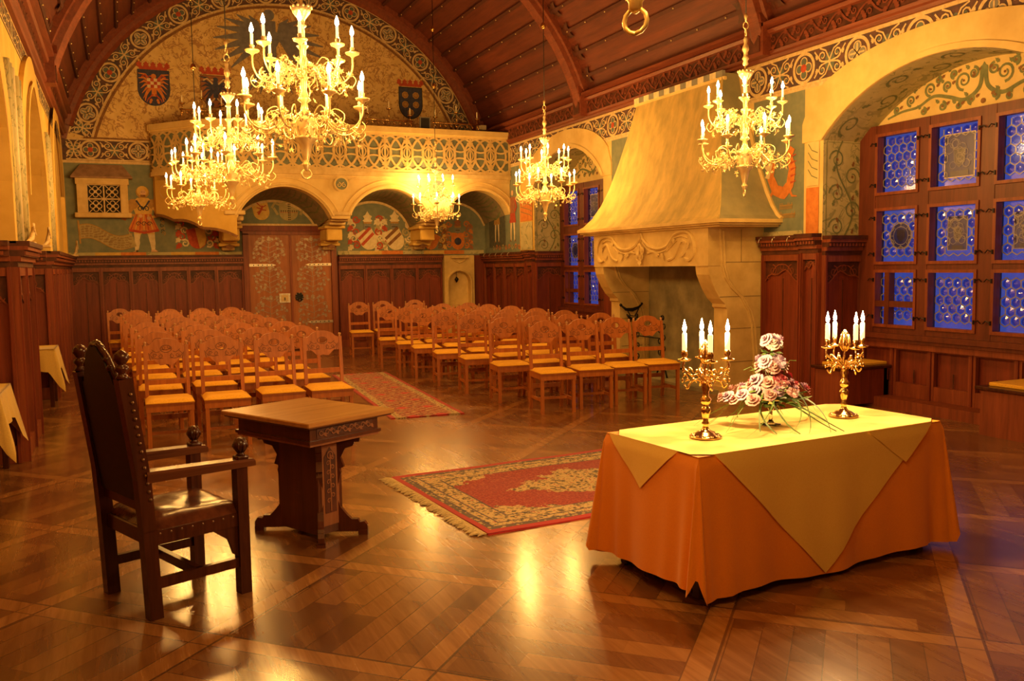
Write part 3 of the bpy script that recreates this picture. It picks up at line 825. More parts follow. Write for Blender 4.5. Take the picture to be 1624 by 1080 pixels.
# arch band on the back wall: polar map
def polar(u, v, h): return (XC-v*cos(u/4.1), YB-h, ZV+v*sin(u/4.1))
a0 = math.asin((4.22-ZV)/4.1)*4.1
P = Paint(polar); frieze(P, a0+.05, PI*4.1-a0-.05, 3.88, 4.30)
P.stroke([((a0+(PI*4.1-2*a0)*i/80), 3.84) for i in range(81)], .05, m_brownp, .004)
P.mb.fixn = False; struct(P.mb.build('trim_30'))
P = Paint(PB); frieze(P, XL+.06, .86, 3.80, 4.20, start=1); P.mb.fixn = False; struct(P.mb.build('trim_31'))
P = Paint(PB); P.stroke([(XL, 3.77), (XR, 3.77)], .05, m_gild, .012); P.stroke([(-.5,4.22),(7.3,4.22)], .03, m_brownp, .01); P.mb.fixn = False; struct(P.mb.build('trim_32'))
# right wall frieze, cut by arches and hood
def rskip(c): return False
segs = [(9.0-.62, 9.55), (11.9, 13.85), (15.75, 18.6), (4.3, 6.0)]
P = Paint(PRX)
frieze(P, 3.0, 9.75, 3.80, 4.22, start=1)
frieze(P, 11.7, 18.6, 3.80, 4.22)
P.mb.fixn = False; struct(P.mb.build('trim_33'))
# left wall frieze strip
P = Paint(PLX)
frieze(P, 1, 18.6, 4.0, 4.22, gap=.9); P.mb.fixn = False; struct(P.mb.build('trim_35'))

# ================================================================== vault
RV = 4.50
A0 = math.asin((4.56-ZV)/RV)
ce = MB(); nb = 28; da = (PI-2*A0)/nb
for i in range(nb):
    for k in range(2):
        t0, t1 = A0+da*(i+k/2), A0+da*(i+(k+1)/2)
        ce.add([(XC+RV*cos(t0), YF, ZV+RV*sin(t0)), (XC+RV*cos(t1), YF, ZV+RV*sin(t1)), (XC+RV*cos(t1), YB, ZV+RV*sin(t1)), (XC+RV*cos(t0), YB, ZV+RV*sin(t0))], [(0,1,2,3)], m_ceil)
ce.fixn = False; cei = struct(ce.build('ceiling'))
def vmap(u, v, h): # u = angle*RV, v = y
    return (XC+(RV-h)*cos(u/RV), v, ZV+(RV-h)*sin(u/RV))
bt = MB(); st = MB(); fac = []
for i in range(1, nb):
    t = A0+da*i; c, s_ = cos(t), sin(t)
    p0 = Vector((XC+(RV-.02)*c, YF, ZV+(RV-.02)*s_)); p1 = Vector((p0.x, YB-.1, p0.z))
    bt.bar(p0, p1, .055, .05, m_ribdark, upv=(c, 0, s_))
    for k in range(34):
        y = -2.5+k*.63+(i % 2)*.3
        if y < YB-.3: st.ball((XC+(RV-.055)*c, y, ZV+(RV-.055)*s_), .013, m_brass2, 5)
bt.build('battens', cei); tag(st.build('gilt_studs', cei, smooth=True), kind='stuff')
ribY = [-.5, 4.35, 9.15, 13.9, 18.6]
for ry in ribY:
    rb = MB(); N_ = 40; w = .13 if ry < 18 else .09
    prof = [(RV, -w*1.3), (4.40, -w*1.3), (4.38, -w), (4.30, -w*.9), (4.26, -w*.4), (4.24, 0), (4.26, w*.4), (4.30, w*.9), (4.38, w), (4.40, w*1.3), (RV, w*1.3)]
    for i in range(N_):
        t0, t1 = A0-.02+(PI-2*A0+.04)*i/N_, A0-.02+(PI-2*A0+.04)*(i+1)/N_
        for (ra, ya), (rb_, yb_) in zip(prof, prof[1:]):
            rb.add([(XC+ra*cos(t0), ry+ya, ZV+ra*sin(t0)), (XC+ra*cos(t1), ry+ya, ZV+ra*sin(t1)), (XC+rb_*cos(t1), ry+yb_, ZV+rb_*sin(t1)), (XC+rb_*cos(t0), ry+yb_, ZV+rb_*sin(t0))], [(0,1,2,3)], m_rib)
    rb.fixn = False; ro = struct(rb.build('ceiling_rib', smooth=False))
    if ry < 18 and ry > 0:
        P = Paint(vmap); lf = P.mb
        for i in range(1, nb):
            t = (A0+da*i)*RV
            for sg in (-1, 1):
                b0 = ry+sg*w*1.3
                for dt in (-1, 1):
                    P.stroke([(t, b0), (t+dt*.03, b0+sg*.16), (t+dt*.02, b0+sg*.30)], [.05, .03, .015], m_carve, .035)
                    P.leaf((t+dt*.02, b0+sg*.10), dt*1.25*(1 if sg > 0 else 1)+(0 if dt > 0 else 0)+(PI/2-dt*PI/2)*0, .14, .10, m_carve, .04)
                    P.leaf((t, b0+sg*.06), sg*PI/2+dt*.55, .26, .14, m_carve, .038)
                    P.spiral((t+dt*.09, b0+sg*.07), .05, 0, dt*1.1, .02, m_carve, .042, 8)
        lf.fixn = False; lf.build('leaf_brackets', ro)
# carved cornice beams along both walls
for X, sg, nm in ((XR, -1, 'trim_36'), (XL, 1, 'trim_37')):
    c = MB()
    prof = [(0, 4.235), (.05, 4.235), (.06, 4.27), (.09, 4.285), (.10, 4.32), (.07, 4.33), (.07, 4.52), (.12, 4.53), (.14, 4.57), (.11, 4.60), (.20, 4.62), (.20, 4.66), (.0, 4.70)]
    for (a, z0), (b, z1) in zip(prof, prof[1:]):
        mt = m_carve if (a == .07 and b == .07) else m_rib
        c.add([(X+sg*a, YF, z0), (X+sg*a, YB, z0), (X+sg*b, YB, z1), (X+sg*b, YF, z1)], [(0,1,2,3)], mt)
    P = Paint(lambda u, v, h, X=X, sg=sg: (X+sg*(.07+h), u, v), c)
    y = 1.0; k = 0
    while y < YB-.2:
        s2 = 1 if k % 2 else -1
        P.stroke([(y-.13, 4.425-s2*.06), (y-.06, 4.425-s2*.01), (y, 4.425+s2*.06), (y+.07, 4.425+s2*.07), (y+.13, 4.425+s2*.03)], [.02,.026,.026,.02,.02], m_rib, .012)
        P.spiral((y+.02, 4.425-s2*.035), .042, 0, s2*1.2, .02, m_rib, .014, 9)
        P.leaf((y, 4.425+s2*.04), s2*1.0, .09, .07, m_rib, .016); P.leaf((y+.1, 4.425-s2*.03), -s2*1.9, .10, .07, m_rib, .016); P.leaf((y-.08, 4.425), 2.4*s2, .09, .06, m_rib, .015)
        y += .22; k += 1
    for ry in ribY[:-1]:
        c.box((min(X, X+sg*.2), ry-.15, 4.27), (max(X, X+sg*.2), ry+.15, 4.66), m_rib)
        c.prism([(ry-.17, 4.66), (ry+.17, 4.66), (ry+.13, 4.78), (ry-.13, 4.78)], X, X+sg*.24, m_rib, 'yz')
        c.prism([(ry-.1, 4.32), (ry+.1, 4.32), (ry+.1, 4.5), (ry, 4.6), (ry-.1, 4.5)], X+sg*.2, X+sg*.215, m_carve, 'yz')
    c.fixn = False; struct(c.build(nm))
# wooden moulding where vault meets tympanum
mo = MB()
for r0, r1, y0, y1 in ((4.30, 4.30, 0, -.06), (4.30, 4.38, -.06, -.09), (4.38, 4.44, -.09, -.16), (4.44, 4.5, -.16, -.2)):
    for i in range(60):
        t0, t1 = .24+(PI-.48)*i/60, .24+(PI-.48)*(i+1)/60
        mo.add([(XC+r0*cos(t0), YB+y0, ZV+r0*sin(t0)), (XC+r0*cos(t1), YB+y0, ZV+r0*sin(t1)), (XC+r1*cos(t1), YB+y1, ZV+r1*sin(t1)), (XC+r1*cos(t0), YB+y1, ZV+r1*sin(t0))], [(0,1,2,3)], m_rib)
mo.fixn = False; struct(mo.build('trim_38'))
m_blue2 = M_('dark_grey_green_paint', (.13,.14,.10), (.09,.09,.08), .85, scale=12)
m_reveal2 = M_('brown_olive_vault_paint', (.34,.27,.15), (.22,.18,.11), .85, scale=5)
m_rooft = M_('stone_tile_roof', (.40,.25,.16), (.28,.17,.11), .85, scale=10)
m_door = wood('orange_door_wood', (.48,.17,.055), (.28,.085,.03), .45, 2, 5)
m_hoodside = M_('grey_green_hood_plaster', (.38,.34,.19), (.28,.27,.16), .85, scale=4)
m_joint = M_('stone_joint', (.30,.21,.09), None, .9)
m_armtop = wood('polished_arm_oak', (.17,.06,.028), (.08,.025,.013), .18, 1, 8, .05)
m_waxlit = newmat('lit_candle_wax')[0]
_b = m_waxlit.node_tree.nodes['Principled BSDF']; _b.inputs['Base Color'].default_value = (.95,.85,.6,1); _b.inputs['Emission Color'].default_value = (1,.72,.32,1); _b.inputs['Emission Strength'].default_value = 1.2; _b.inputs['Roughness'].default_value = .5
m_chairf = M_('polished_finial_oak', (.55,.30,.14), (.4,.2,.09), .25, scale=20)
m_chaird = M_('carved_line_shadow_oak', (.12,.035,.012), None, .7)
m_green = M_('leaf_green', (.16,.26,.05), (.10,.17,.035), .6, scale=30)
m_green2 = M_('grass_green', (.14,.24,.05), (.08,.15,.03), .5, scale=30)
m_rosep = M_('deep_pink_petals', (.50,.09,.12), (.38,.05,.08), .7, scale=40)
m_rosec = M_('cream_pink_petals', (.60,.40,.34), (.55,.26,.26), .7, scale=30)
m_rosec2 = M_('white_petals', (.66,.56,.50), (.6,.44,.42), .7, scale=30)
m_rosel = M_('lilac_white_petals', (.54,.42,.54), (.46,.28,.42), .7, scale=30)
WARMC = (1, .60, .22)
# ================================================================== GALLERY on the back wall
YG = 17.25
path = [(0.68, YB-.02), (0.70, 18.45), (1.44, 17.55), (2.05, YG), (XR-.01, YG)]
cum = [0]
for p, q in zip(path, path[1:]): cum.append(cum[-1]+math.hypot(q[0]-p[0], q[1]-p[1]))
def gmap(u, v, h):
    k = 0
    while k < len(path)-2 and u > cum[k+1]: k += 1
    p, q = path[k], path[k+1]; L = cum[k+1]-cum[k]; t = (u-cum[k])/L
    dx, dy = (q[0]-p[0])/L, (q[1]-p[1])/L
    return (p[0]+(q[0]-p[0])*t+dy*h, p[1]+(q[1]-p[1])*t-dx*h, v)
gal = thing('gallery', 'pale stone gallery balcony with round tracery parapet on the end wall', 'balcony', (3.9, 18, 3.5))
Gm = Matrix.Translation((-3.9, -18, -3.5))
def fin(mb, name, par, M, **k):
    mb.v = [tuple(M @ Vector(v)) for v in mb.v]; return mb.build(name, par, **k)
def band(mb, z0, z1, h0, h1, m, u0=0, u1=None):
    u1 = u1 or cum[-1]; us = sorted(set([u0, u1]+[c for c in cum if u0 < c < u1]))
    for a, b in zip(us, us[1:]):
        a_, b_ = a+1e-5, b-1e-5
        mb.add([gmap(a_, z0, h0), gmap(b_, z0, h0), gmap(b_, z1, h0), gmap(a_, z1, h0), gmap(a_, z0, h1), gmap(b_, z0, h1), gmap(b_, z1, h1), gmap(a_, z1, h1)],
               [(0,1,2,3), (4,5,6,7), (0,1,5,4), (1,2,6,5), (2,3,7,6), (3,0,4,7)], m)
mb = MB(); band(mb, 3.60, 4.36, -.16, 0, m_teal); band(mb, 3.50, 3.58, -.16, .06, m_stone); band(mb, 3.58, 3.62, -.16, .035, m_stone); band(mb, 4.30, 4.36, -.16, .035, m_stone)
P = Paint(gmap, mb); U = cum[-1]; n = 17; L = U/n
for k in range(n+1): P.stroke([(min(max(L*k, .03), U-.03), 3.6), (min(max(L*k, .03), U-.03), 4.34)], .05 if k in (0, n) else .035, m_stone, .04)
for k in range(n):
    c = (L*(k+.5), 3.975)
    for h, w in ((.028, .045), (.042, .022)):
        P.ring(c, .35, w, m_stone, h, 28)
        for s in (-1, 1):
            P.stroke([p for p in arc((c[0]+s*L/2, c[1]), .35, PI/2 if s > 0 else -PI/2, 3*PI/2 if s > 0 else PI/2, 14) if L*k-.01 <= p[0] <= L*(k+1)+.01], w, m_stone, h)
            P.stroke(arc((c[0], c[1]+s*.36), .30, -s*.35, -s*(PI-.35), 12), w*.8, m_stone, h)
            P.stroke(arc((c[0]+s*.16, c[1]), .13, PI/2+.2 if s < 0 else -PI/2+.2, 3*PI/2-.2 if s < 0 else PI/2-.2, 8), w*.6, m_stone, h)
        for a in range(4): P.disc((c[0]+.18*cos(PI/4+a*PI/2), c[1]+.18*sin(PI/4+a*PI/2)), .022, m_stone, h, 6)
mb.fixn = False; fin(mb, 'parapet', gal, Gm)
mb = MB(); band(mb, 4.36, 4.47, -.22, .09, m_parch); band(mb, 4.33, 4.365, -.18, .06, m_parch); fin(mb, 'rail', gal, Gm)
mb = MB(); mb.prism([(x, y) for x, y in path]+[(XR-.01, YB-.02)], 3.42, 3.52, m_stone, 'xy'); fin(mb, 'floor_slab', gal, Gm)
# front wall with three arches, soffits behind
arcs = [(2.95, .88, 2.68, 3.26), (5.03, .83, 2.70, 3.27), (6.93, .70, 2.78, 3.27)]
fns = [seg_arch(*a) for a in arcs]
def top(x):
    for (c, hw, zs, za), f in zip(arcs, fns):
        if abs(x-c) <= hw: return f(x)
    return None
xs = sorted(set([2.05, XR-.01]+[round(c-hw+2*hw*i/22, 4) for c, hw, _, _ in arcs for i in range(23)]))
mb = MB()
for a, b in zip(xs, xs[1:]):
    c = (a+b)/2; t = top(c)
    if t is None: z0 = z1 = 2.66
    else:
        ar = next(r for r in arcs if abs(c-r[0]) <= r[1]); f = seg_arch(*ar); z0, z1 = f(a), f(b)
    for y in (YG+.02, YG+.30): mb.add([(a, y, z0), (b, y, z1), (b, y, 3.52), (a, y, 3.52)], [(0,1,2,3)], m_parch)
    mb.add([(a, YG+.02, z0), (b, YG+.02, z1), (b, YG+.30, z1), (a, YG+.30, z0)], [(0,1,2,3)], m_parch)
for (c, hw, zs, za), f in zip(arcs, fns):   # roll mouldings following each arch
    for off, r in ((.05, .028), (.17, .016)):
        pts = []
        for i in range(25):
            x = c-hw+2*hw*i/24; d = (x-c)/hw
            pts.append((min(x+off*d*.8, XR-.02), YG+.01, min(f(x)+off*(1-.35*abs(d)), 3.49)))
        mb.tube(pts, r, m_parch, 6)
P = Paint(on_y(YG), mb)
for x in (4.03, 6.02): # blind roundels in the spandrels
    P.disc((x, 3.33), .125, m_teal, .026, 18); P.ring((x, 3.33), .13, .035, m_parch, .04, 20)
    for s in (-1, 1): P.spiral((x+s*.05, 3.31), .05, PI/2, s*1.2, .02, m_parch, .045, 9)
    for s in (-1, 1): P.stroke([(x+s*.16, 3.40), (x+s*.34, 3.46)], .02, m_parch, .03)
mb.fixn = False; fin(mb, 'arcade', gal, Gm)
mb = MB()
for (c, hw, zs, za), f in zip(arcs, fns):
    for i in range(20):
        a, b = c-hw+2*hw*i/20, c-hw+2*hw*(i+1)/20
        mb.add([(a, YG+.30, f(a)), (b, YG+.30, f(b)), (b, YB, f(b)-.14), (a, YB, f(a)-.14)], [(0,1,2,3)], m_reveal2)
    for i in range(16):
        y = YG+.35; P = Paint(lambda u, v, h, f=f: (u, v, f(u)-.14*(v-YG-.3)/1.2-h), mb)
        x = c-hw+2*hw*(i+.5)/16; P.stroke([(x, YG+.4), (x+.04, YG+.8), (x-.03, YG+1.3)], .025, m_olive, .006)
    P = Paint(PB, mb)   # painted arch line on the wall
    P.stroke([(c-hw+2*hw*i/20, f(c-hw+2*hw*i/20)-.17) for i in range(21)], .05, m_gild, .012)
mb.fixn = False; fin(mb, 'vault', gal, Gm)
# canted solid end below the parapet with scalloped lower edge
mb = MB(); N_ = 40; ue = cum[3]
def low(u):
    t = u/ue
    return 2.72-.45*t**1.5+.05*abs(sin(t*9)) if t > .06 else 2.78
for i in range(N_):
    a, b = ue*i/N_+1e-5, ue*(i+1)/N_-1e-5
    mb.add([gmap(a, low(a), 0), gmap(b, low(b), 0), gmap(b, 3.52, 0), gmap(a, 3.52, 0), gmap(a, low(a), -.12), gmap(b, low(b), -.12)], [(0,1,2,3), (0,1,5,4)], m_yplaster)
P = Paint(gmap, mb); P.stroke([(ue*i/40, low(ue*i/40)+.02) for i in range(41)], .05, m_brownp, .01)
P.ring((ue*.55, 3.15), .18, .03, m_stone, .015); P.ring((ue*.25, 3.2), .12, .02, m_stone, .015)
mb.fixn = False; fin(mb, 'canted_end', gal, Gm)
for k, x in enumerate((2.02, 4.04, 6.03)):
    cb = MB(); w = .17
    for z0, z1, d, ww in ((2.08, 2.16, .18, .12), (2.16, 2.22, .34, .20), (2.22, 2.26, .40, .15), (2.26, 2.50, .74, .16), (2.50, 2.56, .80, .21), (2.56, 2.62, 1.05, .16), (2.62, 2.72, 1.28, .18), (2.72, 2.80, 1.49, .19)):
        cb.bbox((x, YB-d/2, (z0+z1)/2), (ww*2, d, z1-z0), m_yplaster if .2 < d < 1 else m_stone, .02)
    cb.bbox((x, YB-.6, 2.9), (.34, 1.2, .3), m_stone, .02)
    P = Paint(on_y(YB-.40), cb); P.leaf((x, 2.20), -PI/2, .12, .2, m_brownp, .012)
    fin(cb, 'corbel', gal, Gm)

# things standing on the gallery
def rack(x0, x1, y, z, n, label):
    t = thing('candle_rack', label, 'candle holder', ((x0+x1)/2, y, z-.12), 0, 'unlit candle racks on the gallery'); X0 = -(x1-x0)/2; w = x1-x0
    b = MB(); b.bar((X0, 0, .12), (-X0, 0, .12), .02, .02, m_brass); 
    for s in (X0+.04, -X0-.04): b.tube([(s, 0, .12), (s, 0, -.03)], .009, m_brass, 5)
    for k in range(9):
        u = X0+w*(k+.5)/9; b.tube([(u-.03, 0, .12), (u-.02, -.02, .07), (u+.02, -.02, .05), (u+.03, 0, .09)], .007, m_brass, 5); b.ball((u, -.01, .05), .014, m_brass, 6)
    b.build('scroll_rail', t, smooth=True)
    for k in range(n):
        u = X0+w*(k+.15)/(n-.7) if n > 1 else 0; h = .20 if k == n//2 else .09
        c = MB(); c.tube([(u, 0, .12), (u, 0, .12+h)], .008, m_brass, 5); c.lathe([(.012, 0), (.05, .012), (.055, .025), (.02, .03)], m_brass, 10, (u, 0, .12+h)); cu = c.build('socket', t, smooth=True)
        MB().lathe([(.011, 0), (.011, .13), (.006, .14)], m_wax, 8, (u, 0, .15+h)).build('candle', cu, smooth=True)
rack(1.15, 1.95, 17.62, 4.66, 3, 'brass rack of unlit candles on the gallery, left of the others')
rack(4.55, 5.55, 17.32, 4.62, 3, 'brass rack of unlit candles at the middle of the gallery rail')
rack(5.95, 7.0, 17.32, 4.62, 3, 'brass rack of unlit candles at the right end of the gallery')
t = thing('monitor_screen', 'small dark screen in a white frame on the gallery ledge', 'screen', (5.82, 17.40, 4.47))
MB().box((-.11, -.02, 0), (.11, .02, .26), m_grey).build('frame', t); MB().box((-.09, -.026, .02), (.09, -.018, .24), m_black).build('screen', t)
o = MB().bbox((0, 0, .05), (.20, .12, .10), m_creamp, .01).build('junction_box', loc=(7.28, 17.95, 4.62)); tag(o, 'small white box fixed high at the right end of the gallery', 'box')

m_doorir = M_('dull_door_iron', (.42,.33,.24), (.26,.19,.14), .45, .8, scale=30)
# ================================================================== DOOR
d = struct(bpy.data.objects.new('door_1', None)); COL.objects.link(d); d.location = (3.26, YB, 0)
f = MB()
f.box((-.95, -.10, 0), (-.84, 0, 2.42), m_panel2); f.box((.84, -.10, 0), (.95, 0, 2.42), m_panel2); f.box((-.95, -.10, 2.40), (.95, 0, 2.47), m_panel2)
f.prism([(-.99, 2.47), (.99, 2.47), (1.03, 2.58), (-1.03, 2.58)], -.14, 0, m_panel); f.box((-1.04, -.17, 2.58), (1.04, 0, 2.62), m_gild)
f.build('door_frame', d)
for s in (-1, 1):
    lf = MB(); lf.box((min(0, s*.84)+.004, -.06, .02), (max(0, s*.84)-.004, 0, 2.40), m_door)
    lo = lf.build('door_leaf', d)
    P = Paint(lambda u, v, h: (u, -.06-h, v)); rr = random.Random(3+s)
    for cz, hh in ((2.06, .24), (1.45, .26), (.80, .30)):
        cx = s*.43; P.stroke([(cx, cz-hh), (cx+s*.02, cz), (cx, cz+hh*.9)], .012, m_doorir, .006)
        for k in range(5):
            z = cz-hh*.8+k*hh*.42; w = .12+.16*sin(PI*(k+.7)/5.4)
            for q in (-1, 1):
                P.stroke([(cx, z-.04), (cx+q*w*.5, z+.02), (cx+q*w, z+.06)], .010, m_doorir, .006)
                P.spiral((cx+q*w, z+.03), .035, PI/2, -q*1.2, .010, m_doorir, .006, 9)
                for j in range(3): P.leaf((cx+q*w*(.5+.3*j), z+.05-.03*j), rr.uniform(0, 6.28), .075, .06, m_doorir, .008)
        P.leaf((cx, cz+hh*.85), PI/2, .12, .10, m_doorir, .008)
    P.mb.fixn = False; P.mb.build('iron_scrollwork', lo)
    for z in (1.78, .58):
        h = MB(); a, b = (s*.84, s*.30)
        h.prism([(a, z-.028), (a, z+.028), (b+(a-b)*.12, z+.022), (b, z), (b+(a-b)*.12, z-.022)], -.075, -.06, m_silver)
        for k in range(5): h.ball((b+(a-b)*(k+1)/6, -.078, z), .012, m_iron, 6)
        h.build('strap_hinge', lo)
lk = MB().box((-.26, -.085, 1.0), (-.04, -.06, 1.19), m_silver).box((-.225, -.095, 1.03), (-.08, -.085, 1.16), m_gild).box((-.16, -.11, 1.05), (-.145, -.09, 1.11), m_iron); lk.build('lock_plate', d)
lk = MB().prism([(.08, 1.04), (.22, 1.04), (.24, 1.12), (.20, 1.2), (.10, 1.2), (.06, 1.12)], -.075, -.06, m_iron)
for k in range(8): lk.ball((.15+.08*cos(k*.8), -.08, 1.12+.07*sin(k*.8)), .012, m_silver, 6)
lk.tube([(.15+.05*cos(a), -.10, 1.07+.05*sin(a)) for a in [PI+i*PI/8 for i in range(9)]], .009, m_iron, 6); lk.build('ring_handle', d)
MB().box((-.02, -.085, .02), (.02, -.06, 2.40), m_panel2).build('cover_strip', d)

# ================================================================== wash niche
t = thing('wall_niche', 'stone wash niche with a round arch between panelling at the far corner', 'niche', (6.95, YB, 0))
b = MB(); D = -.16
arcp = arc((0, 1.33), .26, 0, PI, 16)
outer = [(.35, .0), (.35, 1.93), (-.35, 1.93), (-.35, 0)]
inner = [(.26, .80)]+arcp+[(-.26, .80)]
# frame = side posts, top, sill
b.box((-.355, D, 0), (-.26, 0, 1.93), m_stone2); b.box((.26, D, 0), (.355, 0, 1.93), m_stone2); b.box((-.26, D, 0), (.26, 0, .80), m_stone2)
for (x0, z0), (x1, z1) in zip(arcp, arcp[1:]):
    b.add([(x0, D, z0), (x1, D, z1), (x1, D, 1.93), (x0, D, 1.93), (x0, 0, z0), (x1, 0, z1)], [(0,1,2,3), (0,4,5,1)], m_stone2)
b.tube([(x, D-.005, z) for x, z in [(.28, .8)]+[(1.1*x, 1.33+(z-1.33)*1.1) for x, z in arcp]+[(-.28, .8)]], .022, m_stone2, 6)
b.tube([(-.2, D, 1.93), (-.12, D-.01, 1.83), (0, D-.015, 1.78), (.12, D-.01, 1.83), (.2, D, 1.93)], .02, m_stone2, 6)
b.bbox((0, D-.03, 1.9), (.42, .1, .05), m_stone2, .01)
b.fixn = False; b.build('surround', t)
MB().lathe([(.06, 0), (.22, .05), (.24, .09), (.2, .09)], m_stone2, 14, (0, -.10, .74)).build('basin', t, smooth=True)
t = thing('hanging_lamp', 'small dark iron lamp hanging inside the stone wall niche', 'lamp', (6.90, YB-.10, 1.40))
MB().tube([(0, 0, .19), (0, 0, .06)], .006, m_iron, 5).build('chain', t)
MB().lathe([(.005, -.06), (.02, -.045), (.045, 0), (.05, .02), (.02, .05), (.005, .07)], m_iron, 8).build('lamp_bowl', t, smooth=True)

# ================================================================== oriel box with grille
t = thing('wall_oriel', 'little stone oriel with sloping roof and quatrefoil grille on end wall', 'window box', (-.22, YB, 2.72))
b = MB(); b.box((-.47, -.22, 0), (.47, 0, .08), m_stone); b.box((-.44, -.18, .08), (-.27, 0, .62), m_stone); b.box((.31, -.18, .08), (.44, 0, .62), m_stone); b.box((-.46, -.20, .62), (.46, 0, .73), m_stone)
b.bbox((0, -.11, .04), (.98, .26, .09), m_stone, .01); b.build('stone_frame', t)
b = MB(); b.add([(-.53, -.28, .73), (.53, -.28, .73), (.53, 0, .73), (-.53, 0, .73), (-.36, -.06, 1.0), (.36, -.06, 1.0), (.36, 0, 1.0), (-.36, 0, 1.0), (-.53, -.28, .755), (.53, -.28, .755)],
   [(0,1,2,3), (8,9,5,4), (0,1,9,8), (0,3,7,4,8), (1,2,6,5,9), (4,5,6,7)], m_rooft); b.build('roof', t)
MB().box((-.27, -.02, .08), (.31, -.008, .62), m_black).build('opening_shade_sheet', t)  # black sheet stands in for the shade behind the grille
P = Paint(lambda u, v, h: (u, -.12-h, v))
for i in range(2):
    for j in range(2):
        cx, cz = -.125+.29*i, .215+.27*j
        P.stroke([(cx-.14, cz-.13), (cx+.14, cz-.13), (cx+.14, cz+.13), (cx-.14, cz+.13)], .022, m_gild, 0, True)
        for a in range(4):
            P.ring((cx+.06*cos(a*PI/2), cz+.06*sin(a*PI/2)), .042, .014, m_gild, .002, 12)
            P.stroke([(cx+.03*cos(PI/4+a*PI/2), cz+.03*sin(PI/4+a*PI/2)), (cx+.18*cos(PI/4+a*PI/2), cz+.18*sin(PI/4+a*PI/2))], .013, m_gild, .001)
        P.disc((cx, cz), .025, m_gild, .004, 8)
g0 = P.mb; g0.v += [(x, y+.014, z) for x, y, z in g0.v]; nn = len(g0.v)//2; g0.f += [[i+nn for i in f] for f in g0.f]; g0.mi += g0.mi
g0.fixn = False; g0.build('grille', t)

# ================================================================== murals: shields, figures, banners
def mural(name, label, cat, cx, cz, Y, draw, axis='y', grp=None, X=None):
    if axis == 'y': mp = lambda u, v, h: (u, -h, v); loc = (cx, Y-.004, cz)
    else: mp = lambda u, v, h: (-h, -u, v); loc = (X-.004, cx, cz)
    P = Paint(mp); draw(P); P.mb.fixn = False
    o = P.mb.build(name, loc=loc); return tag(o, label, cat, grp)
def shield_pts(w, h, n=8): return [(-w/2, h/2), (w/2, h/2), (w/2, -h*.05)]+[(w/2*cos(a), -h*.05-h*.45*sin(a)) for a in [PI/2*i/n for i in range(1, n)]]+[(0, -h/2)]+[(-w/2*cos(a), -h*.05-h*.45*sin(a)) for a in [PI/2*i/n for i in range(n-1, 0, -1)]]+[(-w/2, -h*.05)]
def crown(P, z, w, m):
    P.stroke([(-w/2, z), (w/2, z)], .05, m, .006)
    for k in range(5):
        x = -w/2+w*k/4; P.leaf((x, z), PI/2, .14, .12, m, .006); P.disc((x, z+.14), .02, m_yel, .008, 6)
def eagle(P, s, body, det, feather=7):
    P.stroke([(0, .18*s), (0, -.16*s)], .09*s, body, .010); P.disc((0, .22*s), .05*s, body, .011, 8); P.leaf((-.03*s, .22*s), PI, .07*s, .03*s, det, .012)
    for q in (-1, 1):
        for k in range(feather):
            a = .9-k*.33
            P.stroke([(q*.05*s, .12*s-.02*k*s), (q*(.15+.03*sin(k))*s, (.16-.03*k+.10*a)*s), (q*(.30-.02*k)*s, (.14+.20*a-.03*k)*s-.05*s)], [.04*s, .04*s, .008*s], body, .010)
        P.stroke([(q*.05*s, .14*s), (q*.15*s, .24*s), (q*.22*s, .20*s)], .03*s, det, .012)
        P.stroke([(q*.02*s, -.12*s), (q*.12*s, -.22*s), (q*.14*s, -.28*s)], [.03*s, .02*s, .01*s], det, .012); P.leaf((q*.05*s, -.2*s), -PI/2+q*.3, .13*s, .06*s, body, .010)
def sh_checker(P):
    P.poly(shield_pts(.56, .66), m_blue, .003); eagle(P, 1.0, m_orange, m_red)
    for i in range(4):
        for j in range(3):
            P.poly([(x-.12+.06*i, z+.0+.06*j) for x, z in ((0,0),(.06,0),(.06,.06),(0,.06))], m_red if (i+j) % 2 else m_creamp, .014)
    P.stroke(shield_pts(.56, .66), .025, m_blue, .013, True); crown(P, .37, .5, m_red)
def sh_eagle(P):
    P.poly(shield_pts(.56, .62), m_red2, .003); eagle(P, 1.05, m_blue, m_gild); P.stroke(shield_pts(.56, .62), .02, m_brownp, .013, True); crown(P, .36, .5, m_red)
def sh_gold(P):
    P.poly(shield_pts(.52, .66), m_blue, .003)
    for x, z in ((-.12, .17), (.12, .17), (-.12, -.03), (.12, -.03), (0, -.2)): P.disc((x, z), .075, m_gold_p, .008, 7); P.ring((x, z), .045, .012, m_brownp, .010, 8)
    P.stroke([(0, .3), (0, -.12)], .02, m_blue, .012); P.stroke(shield_pts(.52, .66), .02, m_black, .013, True); crown(P, .38, .5, m_red)
m_red2 = M_('dull_red_paint', (.42,.17,.08), None, .85, scale=14); m_gold_p = M_('ochre_paint', (.55,.32,.09), None, .85, scale=12)
mural('painted_shield', 'crowned dark blue shield with red and white chequered eagle, high left on end wall', 'coat of arms', .78, 5.22, YB, sh_checker)
mural('painted_shield', 'crowned reddish shield with a dark blue eagle beside the hanging rod', 'coat of arms', 1.92, 5.22, YB, sh_eagle)
mural('painted_shield', 'crowned dark shield with five golden discs above the gallery', 'coat of arms', 5.95, 5.24, YB, sh_gold)
